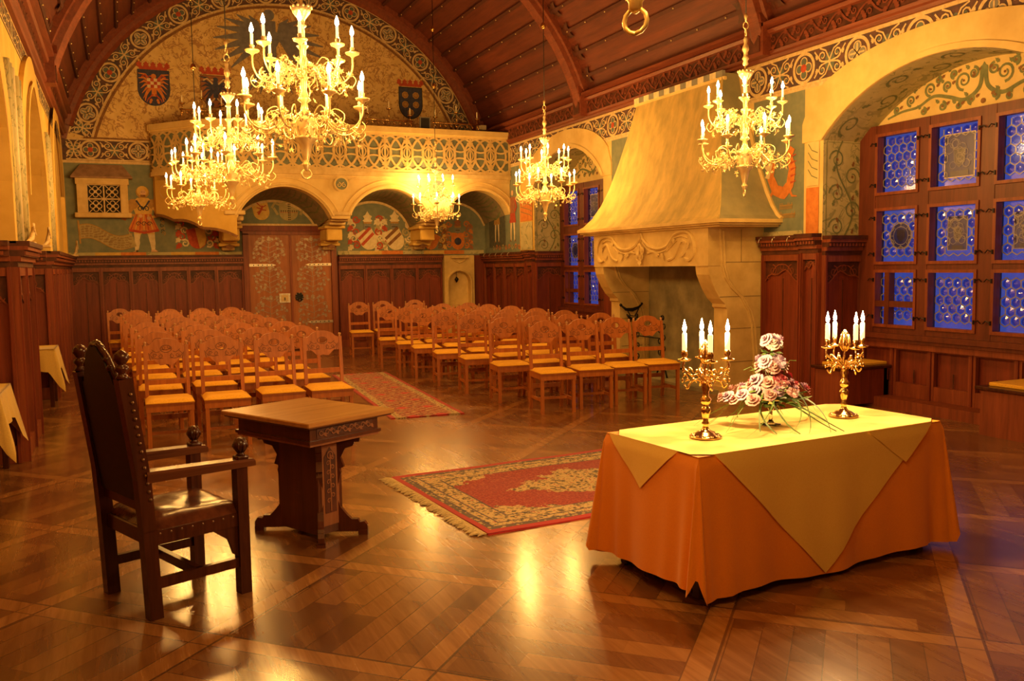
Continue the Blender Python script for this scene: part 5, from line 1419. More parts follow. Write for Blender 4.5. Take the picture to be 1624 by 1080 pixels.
# ================================================================== ALTAR TABLE with two cloths
TC = (3.438, 4.0); TA = math.atan2(.162, 1.82); HX, HY, TZ = .925, .388, .745
t = thing('long_table', 'long rectangular table hidden under orange and yellow cloths', 'table', (*TC, 0), TA)
MB().bbox((0, 0, TZ-.018), (2*HX, 2*HY, .034), m_desk2, .01).build('tabletop', t)
for sx in (-1, 1):
    for sy in (-1, 1): MB().bbox((sx*(HX-.08), sy*(HY-.08), (TZ-.035)/2), (.055, .055, TZ-.037), m_black_oak, .005).build('leg', t)
MB().box((-HX+.07, -HY+.07, TZ-.11), (HX-.07, HY-.07, TZ-.036), m_desk2).build('apron', t)
# perimeter: (point, normal, corner weight) by arc parameter
def perim(u):
    """u in 0..4 : side index + fraction, each side followed by its corner quarter"""
    k = int(u) % 4; f = u-int(u)
    corners = [(-HX, -HY), (HX, -HY), (HX, HY), (-HX, HY)]
    nrm = [(0, -1), (1, 0), (0, 1), (-1, 0)]
    a, b_ = corners[k], corners[(k+1) % 4]; cf = .80
    if f < cf:
        s = f/cf; return (a[0]+(b_[0]-a[0])*s, a[1]+(b_[1]-a[1])*s), nrm[k], 0, k, s
    s = (f-cf)/(1-cf); n0, n1 = nrm[k], nrm[(k+1) % 4]; an = s*PI/2
    n = (n0[0]*cos(an)+n1[0]*sin(an), n0[1]*cos(an)+n1[1]*sin(an)); return b_, n, sin(PI*s), k, s
DROP = .70
def skirt(u, d, lift=0):
    (x, y), n, cw, k, s = perim(u)
    L = 1.85 if k % 2 == 0 else .776
    tt = s*L
    fold = .017*sin(tt*9+k)*d + .008*sin(tt*21+2*k)*d
    if cw > 0: o = .012+d*(.035+.035*cw+.055*(math.exp(-((s-.24)/.13)**2)+math.exp(-((s-.76)/.13)**2)))
    else:
        e = min(s, 1-s); near = math.exp(-(e*L/.16)**2)
        o = .012+d*(.035+fold/max(d, .05)*1.0)+near*.028*d*cos(tt*34)
    rise = (.20, .12, .12, .10)[k]
    base = (.035, .05, .04, .085)[k]; nb_ = (.05, .04, .085, .035)[k]
    if cw > 0: base = base+(nb_-base)*s; hem = base+rise*math.exp(-((s-.5)/.20)**2)-.012*(math.exp(-((s-.2)/.1)**2)+math.exp(-((s-.8)/.1)**2))
    else: hem = base+.010*sin(tt*5+k*1.3)*min(1, min(s, 1-s)*8)+(.03*(1-s)**3 if k == 0 else 0)*0
    z = TZ+.004-d*(TZ+.004-hem)
    r = min(1, d*14); z -= 0
    return (x+n[0]*(o*r+lift), y+n[1]*(o*r+lift), z)
c = MB(); NU = 220; NV = 22
nA = len(c.v)
for i in range(NU):
    for j in range(NV+1): c.v.append(skirt(4*i/NU, (j/NV)**1.3))
for i in range(NU):
    for j in range(NV):
        a, b_ = i*(NV+1)+j, ((i+1) % NU)*(NV+1)+j
        c.f.append([a, b_, b_+1, a+1]); c.mi.append(c.mat(m_cloth_o))
c.f.append([i*(NV+1) for i in range(NU)]); c.mi.append(0)
c.fixn = False; o = c.build('tablecloth', smooth=True, loc=None); o.location = (*TC, 0); o.rotation_euler = (0, 0, TA)
tag(o, 'floor length orange cloth hanging in folds from the long table', 'tablecloth')
def sk_y(k, x, d, lift):   # point on side k at coordinate x in -1..1 and drop fraction d
    s = (x+1)/2*.80; return skirt(k+s, d, lift)
y_ = MB(); l = .008
n0 = len(y_.v)
# top: nearly the whole table top, corners left orange
cut = .07
top_ = [(-HX+cut+.02, -HY-.003), (HX-.09, -HY-.003), (HX+.003, -HY+.06), (HX+.003, HY-.05), (HX-.09, HY+.003), (-HX+.09, HY+.003), (-HX-.003, HY-.12), (-HX-.003, -HY+.06)]
y_.add([(x, yy, TZ+.010+.0) for x, yy in top_], [list(range(8))], m_cloth_y)
def tri(k, xa, xb, xt, dt, n=26, m_=14, l=l):
    """hanging triangle on side k: from xa..xb along the edge to the tip (xt, dt)"""
    def F(u, v):
        x = (xa+(xb-xa)*u)*(1-v)+xt*v; d = dt*v
        q = sk_y(k, x, d, l)
        return (q[0], q[1], TZ+.010 if v == 0 else q[2]+.004*(1-v))
    y_.grid(F, n, m_, m_cloth_y)
tri(0, -.90, .86, -.10, .99); tri(0, .30, .90, .62, .28, l=.013)
tri(2, -.85, .85, .1, .95); tri(3, -.92, .62, -.10, .36); tri(1, -.7, .9, 0, .4)
y_.fixn = False; o = y_.build('table_topper', smooth=True); o.location = (*TC, 0); o.rotation_euler = (0, 0, TA)
sm_ = MB(); pts = []
for i in range(15): q = sk_y(0, .28+(.30-.0)*0-.0+(.28-.24)*i/14*0+(.0)*i, .02+.6*i/14, .011); pts.append(q)
tag(o, 'pale yellow cloth laid over the orange one with triangular ends hanging down', 'tablecloth')

# ================================================================== CANDELABRA on the table
def candelabrum(loc, rz, label):
    t = thing('candelabrum', label, 'candelabrum', loc, rz, 'lit brass candelabra on the long table')
    b = MB(); b.lathe([(.085, 0), (.088, .008), (.075, .014), (.055, .022), (.05, .03), (.03, .036), (.018, .05), (.014, .065), (.022, .078), (.014, .09), (.02, .12), (.028, .15), (.022, .165), (.012, .175), (.026, .19), (.03, .21), (.018, .225), (.016, .245), (.024, .27), (.02, .285), (.03, .30), (.012, .31)], m_brasst, 18)
    for k in range(12): a = k*PI/6; b.ball((.07*cos(a), .07*sin(a), .012), .013, m_brasst, 6, (1, 1, .6))
    b.build('stem', t, smooth=True)
    b = MB(); b.tube([(0, 0, .30), (.01, .01, .34), (-.012, 0, .37), (.006, 0, .40), (0, 0, .42)], .007, m_brasst, 6); b.lathe([(.005, .40), (.02, .42), (.028, .45), (.018, .48), (.022, .50), (.006, .53)], m_brasst, 10)
    for k in range(6): a = k*PI/3; b.tube([(.01*cos(a), .01*sin(a), .40), (.035*cos(a), .035*sin(a), .44), (.02*cos(a), .02*sin(a), .50)], .005, m_brasst, 5)
    b.build('centre_ornament', t, smooth=True)
    for k in range(4):
        a = PI/4+k*PI/2; ca, sa = cos(a), sin(a); b = MB()
        P3 = lambda r, z, s=0: (r*ca-s*sa, r*sa+s*ca, z)
        b.tube(sm3([P3(.01, .30), P3(.05, .315), P3(.085, .30, .01), P3(.10, .27, .012), P3(.115, .29, .0)]), .006, m_brasst, 6)
        b.tube(sm3([P3(.01, .305), P3(.04, .34, -.012), P3(.07, .335), P3(.095, .355, .014), P3(.122, .385), P3(.115, .42)]), .0065, m_brasst, 6)
        for r, z, s in ((.05, .365, .01), (.085, .375, -.012), (.115, .345, .01), (.07, .32, .02), (.098, .315, -.01)):
            b.ball(P3(r, z, s), .008, m_brasst, 6); b.tube([P3(r-.02, z-.02, 0), P3(r-.005, z+.005, s), P3(r+.01, z-.012, s*1.5)], .0035, m_brasst, 5)
        for r, z in ((.125, .32), (.122, .375)): b.lathe([(.002, -.02), (.007, -.01), (.004, 0), (.001, .004)], m_brasst, 6, P3(r, z))
        b.lathe([(.008, .415), (.034, .42), (.038, .428), (.014, .432), (.012, .44), (.018, .452), (.016, .47), (.014, .475)], m_brasst, 12, P3(.115, 0))
        ar = b.build('arm', t, smooth=True)
        x, y, z = P3(.115, .47)
        cd = MB().lathe([(.0135, 0), (.0135, .092), (.009, .100)], m_waxlit, 10, (x, y, z)).build('candle', ar, smooth=True)
        MB().lathe([(.001, 0), (.009, .012), (.0115, .026), (.006, .048), (.001, .07)], m_cflame, 8, (x, y, z+.100)).build('flame', t, smooth=True)
    for k in range(2):
        L = bpy.data.lights.new('candle_light', 'POINT'); L.energy = CD_W/2; L.color = WARMC; L.shadow_soft_size = .03
        lo = bpy.data.objects.new('candle_light', L); COL.objects.link(lo); lo.parent = t; lo.location = (.0, .06*(1-2*k), .655)
    return t
candelabrum((2.861, 3.897, TZ+.013), .35, 'lit four branched brass candelabrum at the left end of the long table')
candelabrum((3.985, 4.043, TZ+.013), .55, 'lit four branched brass candelabrum at the right end of the long table')

# ================================================================== FLOWERS
fl_ = thing('flower_arrangement', 'tiered arrangement of pink and cream roses in a footed glass bowl', 'flowers', (3.417, 4.03, TZ+.013))
MB().lathe([(.055, 0), (.058, .006), (.02, .012), (.010, .03), (.010, .08), (.02, .10), (.055, .12), (.07, .145), (.068, .147), (.05, .125)], m_vase, 18).build('vase', fl_, smooth=True)
MB().tube([(0, 0, .12), (.005, 0, .25), (0, 0, .45)], .006, m_green, 6).build('centre_stem', fl_, smooth=True)
rrr = random.Random(11)
def rose(c, r, mt, axis):
    b = MB(); A = Vector(axis).normalized(); X = A.orthogonal().normalized(); Y = A.cross(X); c = Vector(c)
    for ring, (n, rr_, lift, tilt) in enumerate(((3, .25, .5, .2), (4, .5, .38, .35), (5, .8, .15, .6), (6, 1.05, -.05, .95))):
        for k in range(n):
            a = 2*PI*k/n+ring*.6+rrr.uniform(-.15, .15); w = 2.3*PI/n/2
            g = []
            for i in range(5):
                for j in range(4):
                    aa = a+(i-2)/2*w*(.75+.25*(j < 3)); q = j/3
                    R = r*rr_*(.25+.75*q*(1+tilt*.35*q)) ; z = r*(lift+.55*q*(1-tilt*.5)-.25*q*q*tilt+(.08*math.cos((i-2)*1.2)*q))
                    g.append(c+X*R*cos(aa)+Y*R*sin(aa)+A*z)
            b.add(g, [(i*4+j, i*4+4+j, i*4+5+j, i*4+1+j) for i in range(4) for j in range(3)], mt)
    b.fixn = False
    return b.build('rose', fl_, smooth=True)
rs = []
for k in range(22):
    a = 2*PI*k/22*1.0+rrr.uniform(-.15, .15); R = rrr.uniform(.13, .27); s = 1
    mt = m_rosep if (cos(a) > .1 and sin(a) < .4 and k % 3) else (m_rosec if k % 3 else m_rosel)
    if k < 4: R = .24+.018*k; a = PI+.25-.18*k; mt = m_rosec if k % 2 else m_rosel
    rose((R*1.05*cos(a), R*.75*sin(a), .16+.10*(1-R/.27)+rrr.uniform(0, .03)), rrr.uniform(.028, .038), mt, (cos(a)*.7, sin(a)*.7, .7))
for k in range(8):
    a = 2*PI*k/8; rose((.11*cos(a), .08*sin(a), .255+rrr.uniform(-.02, .02)), .040, (m_rosep, m_rosel, m_rosec)[k % 3], (cos(a), sin(a), .8))
for k in range(9):
    a = 2*PI*k/9; rose((.068*cos(a), .06*sin(a), .345+.03*(k % 2)), .036, m_rosel if k % 2 else m_rosec, (cos(a), sin(a), .6))
for k in range(6):
    a = 2*PI*k/6; rose((.040*cos(a), .034*sin(a), .475+.02*(k % 2)), .034, m_rosel if k % 2 else m_rosec2, (cos(a), sin(a), .7))
b = MB()
for k in range(150):
    a = rrr.uniform(0, 2*PI); z = rrr.choice((.14, .15, .16, .18, .22, .33, .42)); R = {.33: .06, .42: .03}.get(z, .17)*rrr.uniform(.4, 1.1)
    p = Vector((R*cos(a), R*.75*sin(a), z)); d = Vector((cos(a), sin(a), rrr.uniform(-.3, .5))).normalized(); s = d.cross(Vector((0, 0, 1))).normalized(); L_ = rrr.uniform(.04, .08) if z < .4 else .05
    b.add([p, p+d*L_*.5+s*.018, p+d*L_, p+d*L_*.5-s*.018, p+d*L_*.5+Vector((0, 0, .006))], [(0, 1, 4), (1, 2, 4), (2, 3, 4), (3, 0, 4)], m_green if k % 3 else m_green2)
b.fixn = False; b.build('leaves', fl_)
def blade(a, R, up_, z1, twist=0):
    b = MB(); L_, Rr = [], []
    for i in range(13):
        t = i/12; r = R*t; z = .15+up_*sin(PI*min(1, t*1.15))*(1-.3*t)-(.15-z1)*t**2
        an = a+twist*t*t; p = Vector((r*cos(an), r*sin(an)*.8, max(.003, z))); s = Vector((-sin(an), cos(an), .6))*.0082*(1-t*.65)
        L_.append(p+s); Rr.append(p-s)
    b.add(L_+Rr, [(i, i+1, 14+i, 13+i) for i in range(12)], m_green2); b.fixn = False; b.build('grass_blade', fl_)
for k in range(26): blade(2*PI*k/26+rrr.uniform(-.1, .1), rrr.uniform(.30, .50), rrr.uniform(.01, .09), rrr.choice((.003, .003, .02)), rrr.uniform(-.7, .7))
for k in range(5): b = MB(); a = k*1.3; b.tube([(.03*cos(a), .03*sin(a), .2), (.12*cos(a), .1*sin(a), .3+.02*k), (.17*cos(a), .13*sin(a), .26+.03*k)], .002, m_green2, 4); b.build('twig', fl_)

# ================================================================== OAK CHAIRS (face local -Y)
def make_chair(label):
    t = thing('dining_chair', label, 'chair')
    def leg(x, front):
        b = MB()
        if front: b.bar((x, -.20, 0), (x, -.20, .44), .036, .036, m_chair, upv=(0, 1, 0))
        else:
            for (y0, z0), (y1, z1) in zip([(.235, 0), (.215, .2), (.21, .44), (.235, .72), (.275, .965)], [(.215, .2), (.21, .44), (.235, .72), (.275, .965)]): b.bar((x, y0, z0), (x, y1, z1+.002), .034, .036, m_chair, upv=(0, 1, 0))
        return b.build('leg', t)
    for x in (-.19, .19): leg(x, True)
    for x in (-.19, .19):
        l_ = leg(x, False); MB().lathe([(.012, 0), (.017, .006), (.009, .014), (.017, .026), (.015, .038), (.004, .046)], m_chairf, 8, (x, .277, .965)).build('finial', l_, smooth=True)
    b = MB(); b.box((-.212, -.223, .385), (.212, -.19, .4495), m_chair); b.box((-.2, .18, .39), (.2, .205, .4495), m_chair)
    for s in (-1, 1): b.box((s*.199-.0115, -.195, .391), (s*.199+.0115, .206, .4492), m_chair)
    b.box((-.215, -.235, .45), (.215, .205, .462), m_chair); b.build('seat_frame', t)
    b = MB(); w, d0, d1 = .215, -.24, .195
    def F(u, v):
        x, y = -w+2*w*u, d0+(d1-d0)*v; e = min(u, 1-u, v, 1-v)
        return (x, y, .463+.034*min(1, e*9)**.45)
    b.grid(F, 10, 10, m_cush); b.box((-w, d0, .4625), (w, d1, .470), m_cush); b.fixn = False; b.build('cushion', t, smooth=True)
    # crest rail: arched top, scalloped underside, oval hole
    def yb(z): return .235+(z-.72)*.165
    top_ = lambda x: (.972+.062*math.sqrt(max(0, 1-(x/.135)**2)) if abs(x) < .135 else .972-.25*(abs(x)-.135)+.012*abs(sin((abs(x)-.135)*78)))
    bot = lambda x: .805-.03*cos(x/.175*PI*1.0)+.012*cos(x/.175*PI*3)+(.0)
    n = 36; hc = (0, .935); pts = []; hol = []
    for k in range(n):
        a = 2*PI*k/n+.001; dx, dz = cos(a), sin(a); s = .001
        while s < .3:
            x, z = hc[0]+dx*s, hc[1]+dz*s
            if abs(x) > .175 or z > top_(x) or z < bot(x): break
            s += .002
        pts.append((hc[0]+dx*s, hc[1]+dz*s)); hol.append((hc[0]+.046*dx, hc[1]+.029*dz))
    b = MB(); N = len(pts)
    vs = [(x, yb(z)-.011, z) for x, z in pts]+[(x, yb(z)+.011, z) for x, z in pts]+[(x, yb(z)-.011, z) for x, z in hol]+[(x, yb(z)+.011, z) for x, z in hol]
    fs = []
    for i in range(N):
        j = (i+1) % N; fs += [(i, j, N+j, N+i), (i, 2*N+i, 2*N+j, j), (N+i, N+j, 3*N+j, 3*N+i), (2*N+i, 3*N+i, 3*N+j, 2*N+j)]
    b.add(vs, fs, m_chair)
    P = Paint(lambda u, v, h: (u, yb(v)-.011-h, v), b)
    for s in (-1, 1):
        P.spiral((s*.055, .865), .022, PI/2, s*1.3, .006, m_chaird, .001, 12); P.spiral((s*.105, .872), .020, 0, -s*1.3, .006, m_chaird, .001, 12)
        P.stroke([(s*.03, .845), (s*.08, .84), (s*.13, .855), (s*.15, .885), (s*.12, .915)], .005, m_chaird, .001)
        P.stroke([(s*.06, .91), (s*.09, .90), (s*.13, .93)], .005, m_chaird, .001); P.stroke([(s*.145, .83), (s*.16, .90)], .005, m_chaird, .001)
    P.ring(hc, .052, .005, m_chaird, .001, 18, .035)
    b.fixn = False; b.build('crest_rail', t)
    b = MB(); b.bar((-.18, .226, .615), (.18, .226, .615), .018, .05, m_chair); b.build('back_rail', t)
    for p, q, h in (((-.19, -.2, .15), (-.19, .22, .15), .035), ((.19, -.2, .15), (.19, .22, .15), .035), ((-.19, 0, .15), (.19, 0, .15), .03), ((-.19, .22, .27), (.19, .22, .27), .05)):
        MB().bar(p, q, .018, h, m_chair).build('stretcher', t)
    return t
src = None
def chair(x, y, rz, label):
    global src
    if src is None: src = make_chair(label); src.location = (x, y, 0); src.rotation_euler = (0, 0, rz); o = src
    else: o = dup(src, (x, y, 0), rz, label)
    return o
rr = random.Random(4)
RW = ['front', 'second', 'third', 'fourth', 'fifth', 'sixth', 'seventh', 'back']
CW_L = ['leftmost', 'second from left', 'third from left', 'aisle end']
CW_R = ['aisle end', 'second from the aisle', 'third from the aisle', 'far end by the fireplace']
for r in range(8):
    for c_ in range(4):
        x = .39+.52*c_-.035*r+rr.uniform(-.02, .02); y = 9.04+1.02*r+(.0 if c_ < 2 else .10)+rr.uniform(-.04, .04)
        if r == 7: y = 16.1+rr.uniform(-.03, .03); x += .1
        o = chair(x, y, rr.uniform(-.03, .03), 'oak chair with mustard cushion, %s row of the left block, %s' % (RW[r], CW_L[c_])); o['group'] = 'oak chairs in the left block'
yR = [9.22, 10.18, 11.13, 12.0, 12.98, 13.82, 14.7]; xR = [4.58, 4.45, 4.38, 4.32, 4.30, 4.27, 4.22]
for r in range(7):
    for c_ in range(4):
        an = .135
        x = xR[r]+.525*c_*cos(an)+rr.uniform(-.015, .015); y = yR[r]+.525*c_*sin(an)*.8+rr.uniform(-.03, .03)
        if c_ == 3 and r > 1: x += .0
        o = chair(x, y, an*(1 if r < 3 else .7)-.26*(r < 2)*0-.27, 'oak chair with mustard cushion, %s row of the right block, %s' % (RW[r] if r < 6 else 'back', CW_R[c_])); o['group'] = 'oak chairs in the right block'
for x, y, rz, lb in ((4.22, 16.75, -.12, 'lone oak chair against the panelling just right of the door'), (-.02, 16.9, .05, 'oak chair in the left far corner behind the left block'),
                     (4.75, 16.9, -.1, 'oak chair against the end panelling beside the lone one'), (5.45, 17.0, -.1, 'oak chair against the end panelling, nearest the wash niche')):
    chair(x, y, rz, lb)

# ================================================================== benches in the window recess
def bench(loc, sx, sy, label):
    t = thing('window_bench', label, 'bench', loc); h = .46
    b = MB(); b.bbox((0, 0, h), (sx+.08, sy+.08, .035), m_black_oak, .008); b.build('seat', t)
    b = MB(); b.box((-sx/2+.02, -sy/2, .3), (sx/2-.02, sy/2, h-.018), m_panel); b.box((-sx/2, -sy/2, 0), (-sx/2+.07, sy/2, h-.018), m_panel2); b.box((sx/2-.07, -sy/2, 0), (sx/2, sy/2, h-.018), m_panel2)
    b.prism([(-sy/2, .04), (sy/2, .04), (sy/2, .12), (.1, .10), (0, .16), (-.1, .10), (-sy/2, .12)], -sx/2+.01, -sx/2+.03, m_panel2, 'yz'); b.box((-sx/2+.02, -sy/2, .04), (sx/2, -sy/2+.03, .3), m_panel); b.build('base', t)
    b = MB(); b.bbox((.04, 0, h+.035), (sx-.06, sy-.06, .035), m_cush, .012); b.build('cushion', t)
bench((7.86, 7.86, 0), .72, .42, 'dark oak corner bench with thin cushion between pier and window')
bench((7.93, 5.46, 0), .74, .90, 'dark oak bench with yellow cushion at the right edge below the window')

# ================================================================== cloth covered side tables at left
def side_table(x0, x1, y0, y1, label, lab2):
    cx, cy = (x0+x1)/2, (y0+y1)/2; t = thing('side_table', label, 'table', (cx, cy, 0), 0)
    MB().bbox((0, 0, .715), (x1-x0, y1-y0, .03), m_black_oak, .006).build('tabletop', t)
    for a in (-1, 1):
        for q in (-1, 1): MB().bbox((a*((x1-x0)/2-.05), q*((y1-y0)/2-.05), .35), (.05, .05, .70), m_black_oak, .005).build('leg', t)
    hx, hy = (x1-x0)/2+.012, (y1-y0)/2+.012; c = MB(); NU, NV = 120, 12
    def P_(u, d):
        s = u*4; k = int(s) % 4; f = s-int(s); co_ = [(-hx, -hy), (hx, -hy), (hx, hy), (-hx, hy)]; nr = [(0, -1), (1, 0), (0, 1), (-1, 0)]
        a, b_ = co_[k], co_[(k+1) % 4]; e = min(f, 1-f)*2; kk = k if f >= .5 else (k-1) % 4
        cw = max(0, 1-e*4); n = Vector((nr[k][0], nr[k][1]))
        if cw > 0: m2 = nr[(k+1) % 4] if f > .5 else nr[(k-1) % 4]; n = (n+Vector(m2)*cw).normalized()
        o = d*(.03+.10*cw+.018*sin(f*17+k)); L = .27+.27*cw**1.1+.015*sin(f*9)
        return (a[0]+(b_[0]-a[0])*f+n.x*o, a[1]+(b_[1]-a[1])*f+n.y*o, .738-L*d)
    for i in range(NU):
        for j in range(NV+1): c.v.append(P_(i/NU, j/NV))
    for i in range(NU):
        for j in range(NV): a, b_ = i*(NV+1)+j, ((i+1) % NU)*(NV+1)+j; c.f.append([a, b_, b_+1, a+1]); c.mi.append(c.mat(m_cloth_top))
    c.f.append([i*(NV+1) for i in range(NU)]); c.mi.append(0); c.fixn = False
    o = c.build('tablecloth', smooth=True); o.location = (cx, cy, 0); tag(o, lab2, 'tablecloth')
side_table(-1.42, -.93, 8.0, 8.78, 'dark side table at the left edge under a yellow cloth', 'yellow cloth on the side table nearest the left edge')
side_table(-1.42, -.80, 12.45, 13.1, 'dark side table standing in the second niche on the left', 'yellow cloth on the farther side table behind the panelled pier')

# ================================================================== hooks and cornice ornaments
def hook(x, y, z, ax, label, g):
    t = thing('coat_hook', label, 'hook', (x, y, z), 0 if ax == 'x' else -PI/2, g)
    MB().tube([(0, 0, 0), (-.03, 0, -.01), (-.045, 0, -.05), (-.03, 0, -.085), (-.005, 0, -.07)], .006, m_silver, 6).build('curl', t, smooth=True); MB().ball((0, 0, 0), .012, m_silver, 6).build('knob', t)
HK = ['nearest the fireplace', 'middle of the three', 'nearest the window pier']
for k, y in enumerate((9.05, 8.80, 8.53)): hook(XR-.155, y, 2.0, 'x', 'silver coat hook on the dark cornice right of the fireplace, '+HK[k], 'coat hooks right of the fireplace')
for k in range(5): hook(XR-.155, 18.35-.33*k, 1.97, 'x', 'small silver coat hook under the painted figures, %s from the corner' % ('first', 'second', 'third', 'fourth', 'fifth')[k], 'coat hooks in the far corner')
def finial_scroll(x, y, z, s, label):
    t = thing('scroll_ornament', label, 'ornament', (x, y, z), 0)
    b = MB(); b.tube([(0, -.3*s, 0), (.02, -.15*s, .03*s), (.03, 0, .06*s), (.04, .10*s, .16*s), (.05, .02*s, .26*s), (.05, -.08*s, .22*s)], [.012, .02, .026, .022, .016, .01], m_gild, 6)
    for k in range(6): b.tube([(.05, -.1*s+.06*s*k, .26*s-.02*k*s), (.06, -.1*s+.06*s*k, .21*s-.02*k*s)], .009, m_gild, 5)
    b.build('gilt_tendril', t, smooth=True); MB().box((-.03, -.32*s, -.02), (.07, .02, .006), m_gild).build('shelf', t)
finial_scroll(XL+.06, 12.2, 2.02, .85, 'silvery curling ornament on the left cornice beside the arched niche')
finial_scroll(XL+.07, 9.9, 1.99, .7, 'silvery curling ornament on the nearest left pier cornice')
finial_scroll(XL+.14, 18.0, 2.0, 1.0, 'silvery curling ornament in the far left corner over the panelling')
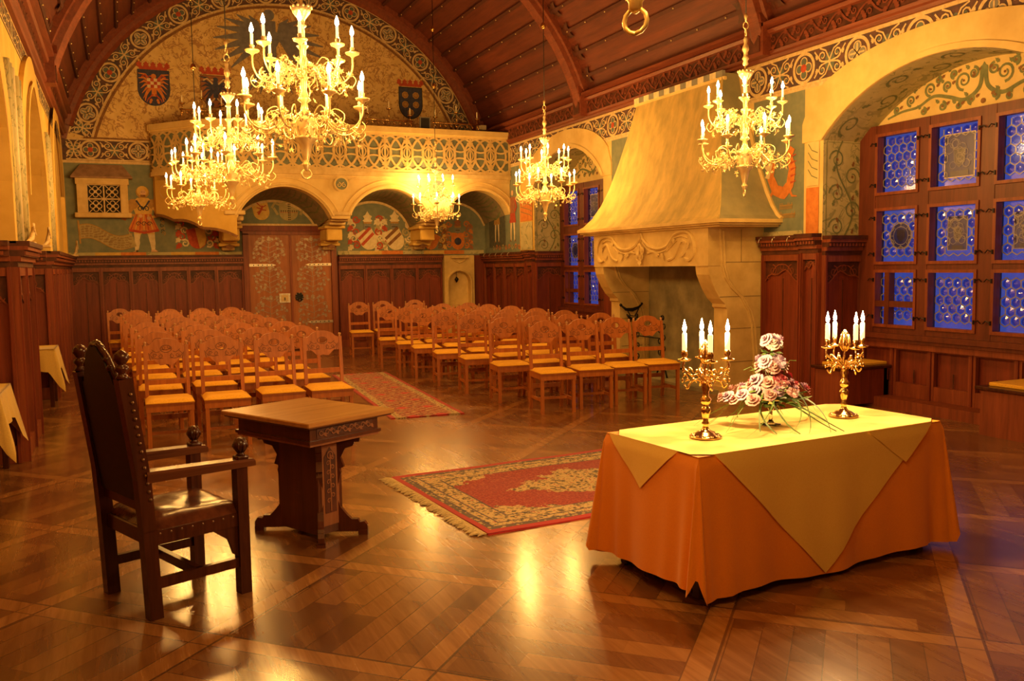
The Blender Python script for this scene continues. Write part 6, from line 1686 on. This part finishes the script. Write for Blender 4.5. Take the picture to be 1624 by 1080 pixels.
# ================================================================== CHANDELIERS
def leafcluster(b, c, r, m, rr, n=5, ax=None):
    """a small four lobed metal flower"""
    c = Vector(c); A = Vector((rr.uniform(-1, 1), rr.uniform(-1, 1), rr.uniform(-.6, .6))).normalized(); X = A.orthogonal().normalized(); Y = A.cross(X)
    vs = [c+A*r*.25]
    for k in range(2*n):
        a = PI*k/n; q = r if k % 2 == 0 else r*.45
        vs.append(c+X*q*cos(a)+Y*q*sin(a))
    b.add(vs, [(0, 1+k, 1+(k+1) % (2*n)) for k in range(2*n)], m)
def make_chandelier():
    t = thing('chandelier', 'x', 'chandelier')
    b = MB()
    b.lathe([(.004, .0), (.02, .012), (.02, .03), (.03, .045), (.03, .055), (.018, .07), (.022, .085), (.026, .10), (.05, .20), (.085, .235), (.09, .25), (.06, .255), (.06, .26), (.072, .30), (.074, .36), (.08, .37), (.076, .385), (.045, .40), (.05, .42), (.03, .44), (.022, .50), (.05, .52), (.03, .545), (.02, .58), (.024, .66), (.03, .72), (.02, .80), (.022, .88), (.045, .91), (.02, .925), (.018, 1.04), (.035, 1.055), (.018, 1.07), (.025, 1.10), (.065, 1.15), (.075, 1.185), (.06, 1.185), (.012, 1.16), (.012, 1.24)], m_brass2, 16)
    for k in range(12): a = k*PI/6; b.ball((.072*cos(a), .072*sin(a), 1.188), .012, m_brass2, 6)
    b.build('column', t, smooth=True)
    b = MB(); b.tube([(.0, 0, -.055)]+[(.035*sin(a), 0, -.02-.035*cos(a)) for a in [i*PI/6 for i in range(13)]], .007, m_brass2, 6); b.build('bottom_ring', t, smooth=True)
    b = MB()   # cast chain ornament above the cup
    b.lathe([(.012, 1.24), (.03, 1.26), (.02, 1.29), (.035, 1.31), (.02, 1.34), (.018, 1.37), (.035, 1.40), (.03, 1.43), (.015, 1.46), (.022, 1.50), (.015, 1.53)], m_brass2, 8)
    b.tube([(.032*cos(a), 0, 1.57+.04*sin(a)) for a in [i*PI/6 for i in range(13)]], .006, m_brass2, 5); b.tube([(0, .025*cos(a), 1.64+.035*sin(a)) for a in [i*PI/6 for i in range(13)]], .006, m_brass2, 5); b.lathe([(.006, 1.67), (.012, 1.70), (.02, 1.73), (.006, 1.76)], m_brass2, 8)
    b.build('chain', t, smooth=True)
    for tier, (n, R, zc, zr, off) in enumerate(((8, .45, .50, .34, .2), (8, .36, .86, .70, .55))):
        rr = random.Random(30+tier)
        for k in range(n):
            a = 2*PI*k/n+off; ca, sa = cos(a), sin(a); P3 = lambda r, z, s=0: (r*ca-s*sa, r*sa+s*ca, z)
            b = MB(); r0 = .06 if tier == 0 else .025
            b.tube(sm3([P3(r0, zr+.02), P3(R*.3, zr+.06), P3(R*.48, zr-.02), P3(R*.66, zr-.055), P3(R*.86, zr-.03), P3(R*.99, zr+.05), P3(R, zc-.02)], 3), .0072, m_brass2, 5)
            b.tube(sm3([P3(R*.35, zr+.05), P3(R*.5, zr+.11, .02), P3(R*.66, zr+.07, .03), P3(R*.62, zr+.0, .02), P3(R*.52, zr+.04, .01)], 3), .0045, m_brass2, 5)
            b.tube(sm3([P3(R*.8, zr-.04), P3(R*.95, zr-.09, -.02), P3(R*1.06, zr-.04, -.03), P3(R*1.0, zr-.0, -.02)], 3), .0045, m_brass2, 5)
            b.lathe([(.006, -.03), (.012, -.02), (.02, -.012), (.048, .0), (.055, .012), (.05, .014), (.018, .008), (.016, .03), (.019, .045), (.014, .05)], m_brass2, 10, P3(R, zc))
            ar = b.build('arm', t, smooth=True)
            x, y, z = P3(R, zc+.045)
            MB().lathe([(.0105, 0), (.0105, .085), (.006, .09)], m_waxlit, 8, (x, y, z)).build('candle', ar, smooth=True)
            MB().lathe([(.004, 0), (.014, .015), (.016, .03), (.010, .052), (.002, .075)], m_flame, 8, (x, y, z+.088)).build('flame_bulb', ar, smooth=True)
        b = MB()
        for k in range(n*24):
            a = rr.uniform(0, 2*PI); q = rr.random(); r = R*(.28+.72*q); z = zr+.04*sin(6*q)+rr.uniform(-.10, .07)-(.02 if tier == 0 else 0)
            leafcluster(b, (r*cos(a), r*sin(a), z), rr.uniform(.018, .030), m_brass2, rr)
            if k % 3 == 0: b.tube(sm3([(r*.85*cos(a-.12), r*.85*sin(a-.12), zr), (r*cos(a+.05), r*sin(a+.05), (z+zr)/2), (r*cos(a), r*sin(a), z)], 2), .0026, m_brass2, 4)
        b.fixn = False; b.build('foliage', t)
    return t
chs = [('A', 1.31, 6.70, 'large lit brass chandelier nearest the camera, top left', (5.0, 6.2)), ('B', 1.17, 10.2, 'lit brass chandelier second in the left row, below and left of the large one', (5.1, 6.2)),
       ('C', 1.14, 14.1, 'small lit brass chandelier farthest in the left row, partly behind its neighbour', (4.69, 5.69)), ('F', 5.84, 7.32, 'lit brass chandelier nearest in the right row, before the fireplace hood', (5.6, 6.6)),
       ('E', 5.96, 12.16, 'lit brass chandelier in the middle of the right row by the far window', (5.26, 6.4)), ('D', 5.79, 16.7, 'smallest lit brass chandelier, farthest of the right row before the gallery', (5.21, 6.3)),
       ('G', 1.40, 2.25, 'brass chandelier of which only the bottom finial shows at the top edge', (5.0, 6.2))]
ch0 = None; rods = []
for i, (nm, x, y, lb, balls) in enumerate(chs):
    if ch0 is None: ch0 = make_chandelier(); o = ch0; o.location = (x, y, 2.42); bpy.context.view_layer.update()
    else: o = dup(ch0, (x, y, 2.42), i*.37)
    o['label'] = lb; o['group'] = 'brass candle chandeliers'
    rods.append((o, x, y, balls))
for o, x, y, balls in rods:
    zt = ZV+math.sqrt(RV*RV-(x-XC)**2)-2.42
    b = MB(); b.tube([(0, 0, 1.74), (0, 0, zt)], .006, m_iron, 5)
    for z in balls: b.lathe([(.004, -.05), (.03, -.035), (.045, 0), (.03, .035), (.02, .045), (.004, .055)], m_brass, 12, (0, 0, z-2.42))
    b.build('suspension_rod', o, smooth=True)
    for k in range(6):
        tier = int(k > 3); a = k*PI/2+.45; R = (.53, .42)[tier]
        L = bpy.data.lights.new('candle_light', 'POINT'); L.energy = CH_W/3*(.55 if y > 16 else 1); L.color = WARM; L.shadow_soft_size = .05
        lo = bpy.data.objects.new('candle_light', L); COL.objects.link(lo); lo.parent = o; lo.location = (R*cos(a), R*sin(a), (.68, 1.04)[tier])
